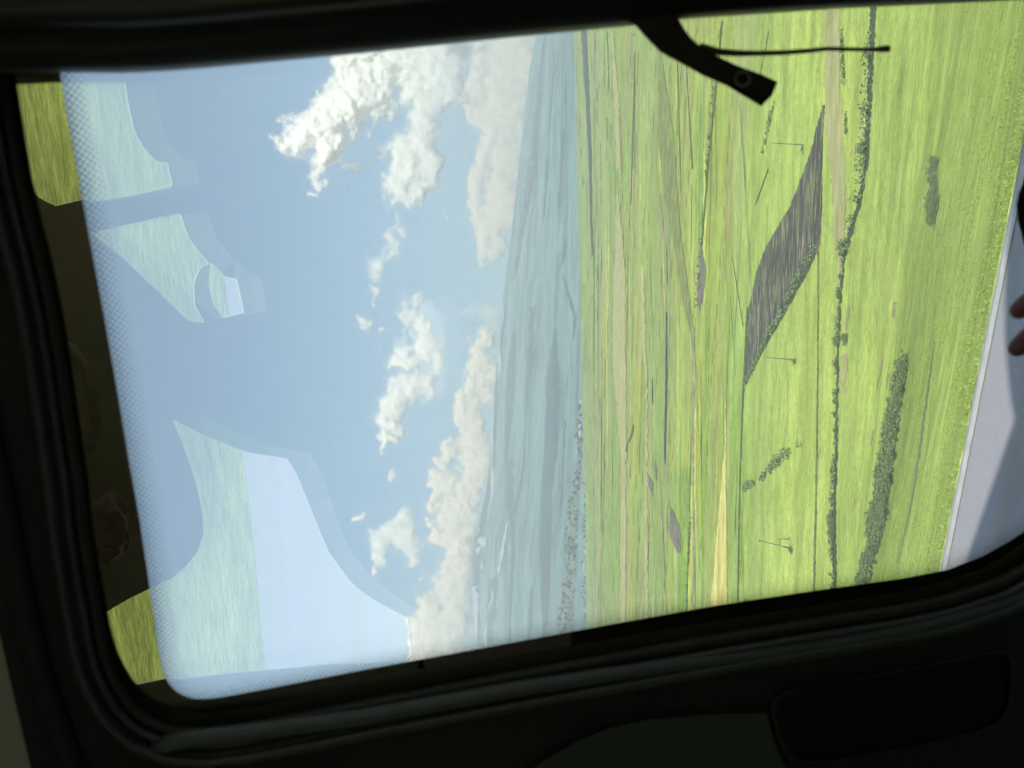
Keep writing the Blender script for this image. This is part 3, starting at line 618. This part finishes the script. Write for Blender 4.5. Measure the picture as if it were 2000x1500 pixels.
# ------------------------------------------------------------------ vehicle cabin
def resample(pts, n):
    p = np.array(list(pts)+[pts[0]], float); L = np.concatenate([[0], np.cumsum(np.hypot(*np.diff(p, axis=0).T))]); l = np.linspace(0, L[-1], n, endpoint=False)
    return np.stack([np.interp(l, L, p[:, 0]), np.interp(l, L, p[:, 1])], 1)
cabin = empty('vehicle_cabin', tuple(CAM-np.array([0, 0, CAMZ])))
tag(cabin, 'black vehicle cabin interior framing the side window seen from inside', 'vehicle')
def cmesh(name, v, f, mat, parent=None, **k):
    par = parent or cabin; return mesh(name, np.asarray(v), f, mat, par, **k)
BLK = plain('black_trim', (.012, .012, .013), .45, .2, 20, .35); RUB = plain('rubber', (.025, .025, .025), .6, .2, 20, .4)
PAN = plain('grey_panel', (.014, .018, .023), .75, .15, 25, .3, .2); DKC = plain('dark_cloth', (.02, .02, .02), .95, .2, 40, .1)
TRM = plain('dark_plastic', (.046, .056, .068), .5, .15, 30, .45)
def glassmat(name, refl, tint):
    t = NT(name); tp = t.node('ShaderNodeBsdfTransparent'); tp.inputs[0].default_value = (*tint, 1); gl = t.node('ShaderNodeBsdfGlossy'); gl.inputs['Roughness'].default_value = .0; gl.inputs[0].default_value = (1, 1, 1, 1); b_ = t.node('ShaderNodeBump'); b_.inputs['Strength'].default_value = 1; b_.inputs['Distance'].default_value = .0005; t.l.new(t.noise(7, t.coords(), 1), b_.inputs['Height']); t.l.new(b_.outputs[0], gl.inputs['Normal'])
    m = t.node('ShaderNodeMixShader'); m.inputs[0].default_value = refl; t.l.new(tp.outputs[0], m.inputs[1]); t.l.new(gl.outputs[0], m.inputs[2]); t.l.new(m.outputs[0], t.out.inputs[0]); return t.m
REFL = .27
GL = glassmat('window_glass', REFL, (.97, 1, .99))
_t = GL.node_tree; _n = _t.nodes; dust = _n.new('ShaderNodeBsdfTranslucent'); dust.inputs[0].default_value = (.9, .88, .85, 1)
mdust = _n.new('ShaderNodeMixShader'); src = _n['Material Output'].inputs[0].links[0].from_socket
_tc = _n.new('ShaderNodeTexCoord'); _nz = _n.new('ShaderNodeTexNoise'); _nz.inputs['Scale'].default_value = 9; _nz.inputs['Detail'].default_value = 8; _nz.inputs['Roughness'].default_value = .75
_sp = _n.new('ShaderNodeTexVoronoi'); _sp.inputs['Scale'].default_value = 55; _r1 = _n.new('ShaderNodeMapRange'); _r1.inputs[1].default_value = .35; _r1.inputs[2].default_value = .7; _r1.inputs[3].default_value = .035; _r1.inputs[4].default_value = .085
_r2 = _n.new('ShaderNodeMapRange'); _r2.inputs[1].default_value = .04; _r2.inputs[2].default_value = .07; _r2.inputs[3].default_value = .13; _r2.inputs[4].default_value = 0
_ad = _n.new('ShaderNodeMath'); _ad.operation = 'ADD'
for _o in (_nz, _sp): _t.links.new(_tc.outputs['Object'], _o.inputs['Vector'])
_t.links.new(_nz.outputs['Fac'], _r1.inputs[0]); _t.links.new(_sp.outputs['Distance'], _r2.inputs[0]); _t.links.new(_r1.outputs[0], _ad.inputs[0]); _t.links.new(_r2.outputs[0], _ad.inputs[1]); _t.links.new(_ad.outputs[0], mdust.inputs[0])
_t.links.new(src, mdust.inputs[1]); _t.links.new(dust.outputs[0], mdust.inputs[2]); _t.links.new(mdust.outputs[0], _n['Material Output'].inputs[0])
# outlines in the window plane
Gp = [(118,100),(118,145),(132,230),(150,325),(175,465),(205,625),(232,780),(252,900),(272,1010),(290,1130),(302,1215),(313,1290),(322,1322),(337,1345),(360,1360),(390,1366),(430,1362),(480,1353),(700,1310),(950,1264),(1200,1218),(1400,1182),(1600,1152),(1760,1130),(1850,1113),(1920,1086),(1970,1058),(2005,1035),(2045,1000),(2085,940),(2110,850),(2160,500),(2220,50),(2230,-120),(1200,-60)]
Fp = [(-5,60),(15,148),(30,240),(48,347),(70,437),(88,505),(110,605),(129,713),(147,840),(165,955),(171,1027),(185,1115),(200,1199),(210,1255),(222,1300),(238,1335),(258,1368),(290,1398),(340,1418),(400,1422),(480,1412),(700,1368),(950,1320),(1200,1274),(1400,1238),(1600,1205),(1760,1180),(1850,1160),(1950,1128),(2030,1080),(2110,1010),(2160,900),(2230,500),(2290,0),(2290,-180),(1200,-120)]
NL = 420
Gl = resample(Gp, NL)
Fl0 = np.array(resample(Fp, 1600))
# match F points to G by angle about a centre
def match(src, dst, c):
    a = np.unwrap(np.arctan2(src[:, 1]-c[1], src[:, 0]-c[0])); b = np.arctan2(dst[:, 1]-c[1], dst[:, 0]-c[0])
    out = []
    bs = np.argsort(b); bb = np.concatenate([b[bs]-2*math.pi, b[bs], b[bs]+2*math.pi]); dd = np.concatenate([dst[bs]]*3)
    for x in a:
        x = (x+math.pi) % (2*math.pi)-math.pi; out.append([np.interp(x, bb, dd[:, 0]), np.interp(x, bb, dd[:, 1])])
    return np.array(out)
CEN = (1100, 620)
Fl = match(Gl, Fl0, CEN)
def ringfaces(n, k):
    i = np.arange(n); j = (i+1) % n; return np.concatenate([np.stack([a*n+i, a*n+j, (a+1)*n+j, (a+1)*n+i], 1) for a in range(k-1)])
def outward(loop, amt):
    t_ = np.roll(loop, -1, 0)-np.roll(loop, 1, 0); nrm = np.stack([t_[:, 1], -t_[:, 0]], 1); nrm /= np.linalg.norm(nrm, axis=1)[:, None]+1e-9
    c = loop-np.array(CEN); sg = np.sign((nrm*c).sum(1).mean()); return loop+nrm*sg*amt
# glass pane
out = Fl; pts3 = onw(out[:, 0], out[:, 1], 0.)
tri = tessellate_polygon([[Vector((p[0], p[1], 0)) for p in out]])
pane = cmesh('window_pane', pts3, [tuple(t_) for t_ in tri], GL)
q_ = (pts3-P0); vv = q_@UW
pts4 = pts3-nW*.007-nW[None]*((vv-vv.mean())*.013)[:, None]*0.4; pts4 = P0+D_*(q_@D_)[:, None]+UW*vv[:, None]-nW*(.012+(vv-vv.mean())*.016)[:, None]
cmesh('outer_pane', pts4, [tuple(t_) for t_ in tri], glassmat('outer_glass', .12, (1, 1, 1)))['label'] = 'outer sheet of the double glazed window'
pane['label'] = 'tinted side window pane reflecting the opposite windows'
# frit: black printed border, as glossy as the pane
t = NT('frit'); df = t.node('ShaderNodeBsdfDiffuse'); df.inputs[0].default_value = (.012, .011, .009, 1); gl = t.node('ShaderNodeBsdfGlossy'); gl.inputs['Roughness'].default_value = 0; gl.inputs[0].default_value = (1, .97, .72, 1)
m = t.node('ShaderNodeMixShader'); m.inputs[0].default_value = REFL*1.25; t.l.new(df.outputs[0], m.inputs[1]); t.l.new(gl.outputs[0], m.inputs[2]); t.l.new(m.outputs[0], t.out.inputs[0]); FRT = t.m
v = np.concatenate([onw(Gl[:, 0], Gl[:, 1], .001), onw(outward(Fl, 10)[:, 0], outward(Fl, 10)[:, 1], .001)])
cmesh('frit_border', v, ringfaces(NL, 2), FRT)['label'] = 'glossy black printed border of the glass'
# dotted fade
Gi = []
c = outward(Gl, -1)-Gl
wl_ = np.where(Gl[:, 0] < 330, 52., 34.); wl_ = np.convolve(np.concatenate([wl_[-8:], wl_, wl_[:8]]), np.ones(17)/17, 'valid')
inn = Gl+c*wl_[:, None]
A3 = onw(Gl[:, 0], Gl[:, 1], .0008); B3 = onw(inn[:, 0], inn[:, 1], .0008)
al_ = np.concatenate([[0], np.cumsum(np.linalg.norm(np.diff(A3, axis=0), axis=1))]); wd = np.linalg.norm(B3-A3, axis=1)
n = NL; v = np.concatenate([A3, A3[:1], B3, B3[:1]]); al2 = np.concatenate([al_, [al_[-1]+np.linalg.norm(A3[0]-A3[-1])]]); n1_ = n+1
i = np.arange(n); fcs = np.stack([i, i+1, n1_+i+1, n1_+i], 1)
wd2 = np.concatenate([wd, wd[:1]])
t = NT('frit_dots'); au = t.node('ShaderNodeAttribute', attribute_name='du').outputs['Fac']; av = t.node('ShaderNodeAttribute', attribute_name='dv').outputs['Fac']; af = t.node('ShaderNodeAttribute', attribute_name='df').outputs['Fac']
pit = .0036
cu = t.math('COSINE', t.math('MULTIPLY', au, 2*math.pi/pit)); cv_ = t.math('COSINE', t.math('MULTIPLY', av, 2*math.pi/pit)); pr = t.math('MULTIPLY', cu, cv_)
thr = t.mr(af, 0, 1, -.35, 1.0); a_ = t.mr(t.math('SUBTRACT', pr, thr), -.08, .08, 0, .62)
tp = t.node('ShaderNodeBsdfTransparent'); df = t.node('ShaderNodeBsdfDiffuse'); df.inputs[0].default_value = (.015, .02, .03, 1); m = t.node('ShaderNodeMixShader'); t.l.new(a_, m.inputs[0]); t.l.new(tp.outputs[0], m.inputs[1]); t.l.new(df.outputs[0], m.inputs[2]); t.l.new(m.outputs[0], t.out.inputs[0])
cmesh('frit_dots', v, fcs, t.m, attrs={'du': ('FLOAT', np.concatenate([al2, al2])), 'dv': ('FLOAT', np.concatenate([al2*0, wd2])), 'df': ('FLOAT', np.concatenate([al2*0, al2*0+1]))})['label'] = 'fading band of black printed dots'
# seal and trims: nested rings rising towards the cabin
def rings(name, prof, mat, label=None):
    vs = [onw(outward(Fl, o_)[:, 0], outward(Fl, o_)[:, 1], h_) for o_, h_ in prof]
    ob = cmesh(name, np.concatenate(vs), ringfaces(NL, len(prof)), mat, smooth=True)
    if label: ob['label'] = label
    return ob
rings('window_seal', [(0, .0015), (2, .008), (10, .012), (20, .012), (26, .006)], RUB, 'black rubber seal round the glass')
rings('inner_trim', [(25, .004), (28, .012), (36, .018), (44, .016), (47, .011), (56, .011), (60, .02), (68, .024), (76, .022), (80, .014)], TRM, 'ridged dark plastic trim')
# side wall around the window
wallout = [(-900, -900), (-900, 2600), (3600, 2600), (3600, -900)]
hole = outward(Fl, 78)
def slab(name, outer, holes, h0, h1, mat, parent=None):
    loops = [np.array(outer, float)]+[np.array(h_, float) for h_ in holes]
    allp = np.concatenate(loops); tri = tessellate_polygon([[Vector((p[0], p[1], 0)) for p in l] for l in loops]); n = len(allp)
    v = np.concatenate([onw(allp[:, 0], allp[:, 1], h0), onw(allp[:, 0], allp[:, 1], h1)])
    f = [tuple(t_) for t_ in tri]+[tuple(i+n for i in reversed(t_)) for t_ in tri]; b0 = 0
    for l in loops:
        m_ = len(l); f += [(b0+i, b0+(i+1) % m_, n+b0+(i+1) % m_, n+b0+i) for i in range(m_)]; b0 += m_
    return cmesh(name, v, f, mat, parent)
slab('side_panel', wallout, [hole], -.01, .013, PAN)['label'] = 'dark grey lining panel round the window'
# pillar at the leading edge of the window (top of the picture)
pil = [(-900,150),(-60,147),(15,143),(118,142),(240,143),(330,139),(400,133),(700,105),(1000,73),(1240,50),(1325,38),(1640,17),(1960,2),(2100,-8),(3400,-100)]
pil = np.array(pil, float); xx_ = np.linspace(pil[0, 0], pil[-1, 0], 160); yy_ = np.interp(xx_, pil[:, 0], pil[:, 1])
prof = [(0, .004), (0, .03), (-4, .04), (-14, .046), (-50, .05), (-86, .052), (-96, .058), (-112, .062), (-135, .06), (-150, .05), (-300, .05), (-700, .05), (-900, .0)]
vs = [onw(xx_, yy_+o_, h_) for o_, h_ in prof]; n = 160; i = np.arange(n-1)
fcs = np.concatenate([np.stack([a*n+i, a*n+i+1, (a+1)*n+i+1, (a+1)*n+i], 1) for a in range(len(prof)-1)])
cmesh('pillar', np.concatenate(vs), fcs, BLK, smooth=True)['label'] = 'black window pillar with a faint grey ridge'
# panel ridge beneath (bottom of the picture) and pull recess
def bead(name, pts, rad, h, mat, n=60, lab=None):
    p = np.array(pts, float); L = np.concatenate([[0], np.cumsum(np.hypot(*np.diff(p, axis=0).T))]); l = np.linspace(0, L[-1], n)
    q = onw(np.interp(l, L, p[:, 0]), np.interp(l, L, p[:, 1]), h); v, f = tube(list(q), rad, 10); ob = cmesh(name, v, f, mat, smooth=True)
    if lab: ob['label'] = lab
    return ob
bead('trim_ridge', [(300,1462),(350,1446),(480,1432),(700,1402),(1000,1347),(1350,1293),(1500,1275),(1650,1254),(1800,1222),(1930,1188),(2040,1150),(2300,1000)], .006, .016, TRM, lab='long grey ridge under the window edge')
bead('trim_ridge', [(-40,780),(10,1000),(40,1150),(80,1320),(130,1460),(170,1560)], .006, .018, PAN, lab='grey curved ridge near the roof lining')
rec = [(1505,1395),(1520,1452),(1536,1482),(1560,1493),(1620,1490),(1800,1458),(1920,1430),(1960,1412),(1978,1388),(1984,1350),(1986,1290),(1975,1272),(1940,1272),(1700,1320),(1540,1350),(1508,1365)]
rl = resample(rec, 90); rin = rl.mean(0)+(rl-rl.mean(0))*.95
vs = [onw(rl[:, 0], rl[:, 1], .0135), onw((rl*1.0)[:, 0], rl[:, 1], .021), onw(rin[:, 0], rin[:, 1], .021), onw(rin[:, 0], rin[:, 1], .0137)]
cmesh('pull_recess_rim', np.concatenate(vs), ringfaces(90, 4), PAN, smooth=True)['label'] = 'rounded rim of the door pull recess'
tri = tessellate_polygon([[Vector((p[0], p[1], 0)) for p in rin]])
cmesh('pull_recess', onw(rin[:, 0], rin[:, 1], .0142), [tuple(t_) for t_ in tri], BLK)['label'] = 'black hollow of the door pull'
slab('armrest', [(1130,1446),(1190,1422),(1260,1406),(1380,1396),(1498,1392),(1512,1450),(1535,1500),(1560,1600),(1000,1600),(1040,1500)], [], .0132, .02, plain('armrest_grey', (.032, .042, .052), .8, .15, 25))['label'] = 'slightly paler grey armrest top'
# latch arm, pin and cord
def extr(name, poly, h0, h1, mat, parent=None, lab=None):
    o = slab(name, poly, [], h0, h1, mat, parent); 
    if lab: o['label'] = lab
    return o
lat = [(1225,40),(1243,52),(1262,74),(1290,102),(1330,124),(1372,147),(1420,168),(1460,192),(1487,208),(1494,200),(1508,187),(1519,160),(1490,146),(1440,128),(1398,108),(1370,92),(1350,74),(1336,56),(1326,38),(1318,20),(1220,20)]
la = extr('window_latch', lat, .03, .045, BLK, lab='curved black latch arm reaching from the pillar over the fields')
ring_ = [(1450+17*math.cos(a), 154+17*math.sin(a)) for a in np.linspace(0, 2*math.pi, 24, endpoint=False)]; rin_ = [(1450+11*math.cos(a), 154+11*math.sin(a)) for a in np.linspace(0, 2*math.pi, 24, endpoint=False)]
slab('pin', ring_, [rin_], .045, .049, plain('worn_metal', (.22, .22, .2), .4, .3, 60, metal=.8), la)
p = np.array([(1368,92),(1400,101),(1440,104),(1480,104),(1530,103),(1580,99),(1615,95),(1650,96),(1700,97),(1735,95)], float)
l = np.linspace(0, 9, 50); q = onw(np.interp(l, range(10), p[:, 0]), np.interp(l, range(10), p[:, 1]), .04); rad = np.interp(l, [0, 3, 6, 8.2, 8.6, 9], [.0024, .0016, .0013, .0012, .002, .0022])
v, f = tube(list(q), list(rad), 8); co = mesh('cord', v, f, plain('dark_cord', (.05, .035, .035), .5, .3, 80)); tag(co, 'thin dark cord sticking out straight from the curved latch arm', 'cord')
kb_ = [(2040,330),(2006,345),(1990,375),(1985,400),(1988,430),(1998,470),(2010,510),(2060,540),(2100,430)]
extr('window_knob', kb_, .03, .06, BLK, lab='black rounded knob at the lower window edge')

# cabin shell: vertical walls, floor, roof, far wall with the other windows
NOP = -1.95
H1 = [(-30,100),(40,100),(140,100),(242,110),(248,190),(262,250),(285,285),(312,312),(325,300),(330,330),(341,359),(250,378),(160,390),(107,403),(75,385),(48,348),(0,250)]
H2 = [(178,455),(250,438),(355,416),(372,468),(400,505),(412,520),(393,528),(383,560),(385,600),(404,634),(375,632),(300,560),(240,500)]
H2b = [(412,515),(440,545),(463,550),(477,617),(436,626),(418,600),(409,560)]
H3 = [(341,815),(400,848),(480,884),(566,898),(592,960),(640,1075),(690,1145),(745,1185),(790,1205),(802,1290),(640,1290),(500,1308),(400,1318),(322,1326),(200,1350),(140,1260),(200,1199),(250,1170),(290,1150),(335,1128),(366,1100),(388,1070),(396,1040),(392,990),(370,900)]
def farpoly(h):
    h = np.array(h, float); q = refl(h[:, 0], h[:, 1], NOP); return np.stack([(q@D_), q[:, 2]], 1)
holes = [farpoly(resample(h, 60)) for h in (H1, H2, H2b, H3)]
ctr = flat0(1900, 885); back = np.array([SUN[0], SUN[1], 0])/SUN[2]
ROOF = 1.95; NS = .72
# corner of the added box that throws the end of the shadow
RBX = 2.6; corner = ctr+back*RBX; DL1 = max(h.max(0)[0] for h in holes)+.25; DL0 = -3.4
print('DBG road', EDGE, D_, N_, 'corner N', corner@N_, 'DL1', DL1, 'cornerD', corner@D_, 'RB', RB, [h.min(0).round(2).tolist()+h.max(0).round(2).tolist() for h in holes])
def wp(d, n, z): return D_*d+N_*n+ZV*z
lo = [(DL0, .25), (DL1, .25), (DL1, ROOF), (DL0, ROOF)]
def vwall(name, n0, n1, outer, holes, mat):
    loops = [np.array(outer, float)]+[np.array(h_) for h_ in holes]; allp = np.concatenate(loops)
    tri = tessellate_polygon([[Vector((p[0], p[1], 0)) for p in l] for l in loops]); n = len(allp)
    v = [wp(p[0], n0, p[1]) for p in allp]+[wp(p[0], n1, p[1]) for p in allp]; f = [tuple(t_) for t_ in tri]+[tuple(i+n for i in reversed(t_)) for t_ in tri]; b0 = 0
    for l in loops:
        m_ = len(l); f += [(b0+i, b0+(i+1) % m_, n+b0+(i+1) % m_, n+b0+i) for i in range(m_)]; b0 += m_
    return cmesh(name, v, f, mat)
LIN = plain('cabin_lining', (.62, .60, .50), .9, .12, 6)
vwall('far_side_wall', NOP-.008, NOP, lo, holes+[np.array([(-.55, 1.0), (-.55, 1.72), (-2.9, 1.72), (-3.1, 1.0)])], LIN)
def box(name, d0, d1, n0, n1, z0, z1, mat, parent=None):
    v = [wp(d, n, z) for d in (d0, d1) for n in (n0, n1) for z in (z0, z1)]
    return cmesh(name, v, [(0, 1, 3, 2), (4, 6, 7, 5), (0, 4, 5, 1), (2, 3, 7, 6), (0, 2, 6, 4), (1, 5, 7, 3)], mat, parent)
box('floor', DL0, DL1, NOP, NS+.25, .25, .3, plain('beige_carpet', (.5, .47, .38), .95, .15, 30))
box('floor_mask', -.95, DL1-.02, NOP+.02, NS+.2, .3, .312, plain('mask_black', (.005, .005, .005), .95, .1, 30, .1))  # unseen black sheet added to keep floor sun patches out of the window reflection
NR = .5-(ROOF-CAMZ)*math.tan(TAU)
box('roof', DL0-.02, DL1+.02, NOP-.03, NR+.02, ROOF, ROOF+.04, LIN)
box('front_bulkhead', DL0-.05, DL0, NOP, NS+.2, .25, .95, LIN); box('windscreen_header', DL0-.05, DL0, NOP, NS+.1, ROOF-.12, ROOF, LIN); box('rear_bulkhead', DL1, DL1+.05, NOP, NS+.1, .25, ROOF, LIN)
# outer side wall along the tilted window plane, with a hole for the window
def inpl(p): q = np.asarray(p)-P0; return np.stack([q@D_, q@UW], -1)
hw = inpl(onw(*outward(Fl, 120).T, 0.))
zb = lambda z: (z-CAMZ)/math.cos(TAU)
outer = [(DL0, zb(.25)), (DL1, zb(.25)), (DL1, zb(ROOF)), (DL0, zb(ROOF))]
hw[:, 0] = np.clip(hw[:, 0], DL0+.05, DL1-.03); hw[:, 1] = np.clip(hw[:, 1], zb(.3), zb(ROOF-.02))
tri = tessellate_polygon([[Vector((*p, 0)) for p in outer], [Vector((*p, 0)) for p in hw]]); allp = np.concatenate([outer, hw])
v = np.concatenate([P0+D_*allp[:, :1]+UW*allp[:, 1:]-nW*.022, P0+D_*allp[:, :1]+UW*allp[:, 1:]-nW*.04])
cmesh('outer_skin', v, [tuple(t_) for t_ in tri]+[tuple(i+len(allp) for i in reversed(t_)) for t_ in tri], plain('body_paint', (.55, .56, .58), .3, .05, 3))

# unseen box added on the roof to cast the round-ended shade on the road
bm = bmesh.new(); bmesh.ops.create_cube(bm, size=1); bmesh.ops.bevel(bm, geom=bm.edges[:], offset=.42, segments=7, profile=.5, affect='EDGES')
ce = float(corner@D_)
for v_ in bm.verts:
    p = v_.co; v_.co = Vector(D_*((DL0+ce)/2+p.x*(ce-DL0))+N_*(-.35+p.y*1.3)+ZV*((ROOF+.05+RBX)/2+p.z*(RBX-ROOF-.05)))
me = bpy.data.meshes.new('shade_box'); bm.to_mesh(me); bm.free(); me.materials.append(BLK); rbx = bpy.data.objects.new('shade_box', me); COL.objects.link(rbx)
tag(rbx, 'unseen black box added on the vehicle roof to cast shade on the road', 'luggage box')
# grab handle and folded covers on the far wall, mirrored in the dark border of the glass
hp = [wp(.62, NOP+.02, 1.60), wp(.64, NOP+.08, 1.57), wp(.70, NOP+.1, 1.545), wp(.90, NOP+.1, 1.54), wp(.98, NOP+.08, 1.57), wp(1.0, NOP+.02, 1.60)]
v, f = tube(hp, .016, 10); cmesh('grab_handle', v, f, plain('handle_grey', (.50, .46, .42), .35, .2, 20), smooth=True)['label'] = 'grey grab handle above the far windows'
bm = bmesh.new(); bmesh.ops.create_icosphere(bm, subdivisions=4, radius=1)
for v_ in bm.verts:
    p = v_.co.copy(); k_ = 1+.35*(fbm(np.array(p.x*2.2+p.z), np.array(p.y*2.2+p.z*1.7), 4, 88)-.5)*2; v_.co = Vector(wp(1.28, NOP+.07, 1.56)+D_*(p.x*.13*k_)+N_*(p.y*.05*k_)+ZV*(p.z*.075*k_))
me = bpy.data.meshes.new('folded_cover'); bm.to_mesh(me); bm.free(); me.materials.append(plain('cover_cloth', (.42, .36, .31), .35, .4, 14)); fo = bpy.data.objects.new('folded_cover', me); COL.objects.link(fo)
tag(fo, 'crumpled brownish cover tucked above the far windows, mirrored in the dark glass border', 'cover')
# seats by the far windows
def seat(d, label):
    root = empty('seat', tuple(wp(d, NOP+.55, .3))); tag(root, label, 'seat', 'seats along the far side'); b0 = wp(d, NOP+.55, .3)
    def rb(name, dc, nc_, zc, sd, sn, sz, mat, tilt=0):
        bm = bmesh.new(); bmesh.ops.create_cube(bm, size=1); bmesh.ops.bevel(bm, geom=bm.edges[:], offset=.22, segments=4, profile=.6, affect='EDGES')
        me = bpy.data.meshes.new(name)
        for v_ in bm.verts:
            p = v_.co; q = D_*(p.x*sd+dc+p.z*tilt)+N_*(p.y*sn+nc_)+ZV*(p.z*sz+zc); v_.co = Vector(q)
        bm.to_mesh(me); bm.free(); me.materials.append(mat); me.polygons.foreach_set('use_smooth', np.ones(len(me.polygons), bool)); o = bpy.data.objects.new(name, me); COL.objects.link(o); o.parent = root
    M_ = plain('seat_cloth', (.16, .15, .14), .8, .3, 12, .4, .4)
    rb('cushion', 0, 0, .25, .5, .5, .14, M_); rb('backrest', .27, 0, .42, .13, .48, .45, M_, .12)
seat(-.35, 'dark cloth seat nearer the front of the cabin'); seat(.75, 'dark cloth seat nearer the rear of the cabin')

# hand of the passenger at the lower window edge: five fingers, two tips reach into view
def g3(px, py, h): return onw(np.array(float(px)), np.array(float(py)), h)
hv = [g3(2260, 640, .13), g3(2180, 630, .12)]; he = [(0, 1)]; hr = [.028, .026]
def chain(pts, rad, root=1):
    prev = root
    for p_, r__ in zip(pts, rad): hv.append(g3(*p_)); hr.append(r__); he.append((prev, len(hv)-1)); prev = len(hv)-1
chain([(2110, 545, .10), (2060, 500, .09), (2040, 520, .08), (2025, 545, .075)], [.010, .0085, .008, .006])
chain([(2105, 590, .10), (2045, 565, .09), (2005, 595, .08), (1972, 620, .075)], [.010, .0085, .0078, .0055])
chain([(2105, 640, .10), (2048, 632, .09), (2002, 668, .08), (1970, 694, .075)], [.010, .0088, .008, .0055])
chain([(2110, 690, .10), (2062, 700, .09), (2040, 728, .08), (2025, 750, .075)], [.009, .0075, .007, .005])
chain([(2180, 720, .10), (2150, 790, .09), (2110, 830, .08)], [.012, .009, .007])
me = bpy.data.meshes.new('hand'); c0_ = hv[0]; me.from_pydata([tuple(p_-c0_) for p_ in hv], he, []); ho = bpy.data.objects.new('hand', me); COL.objects.link(ho); ho.location = c0_
sk = ho.modifiers.new('skin', 'SKIN'); 
for i_, v_ in enumerate(me.skin_vertices[0].data): v_.radius = (hr[i_], hr[i_]); v_.use_root = (i_ == 0)
ss_ = ho.modifiers.new('sub', 'SUBSURF'); ss_.levels = 2; ss_.render_levels = 2
me.materials.append(plain('skin', (.16, .05, .04), .6, .1, 30))
tag(ho, 'hand of the passenger with curled fingers at the right edge by the roadside', 'hand')
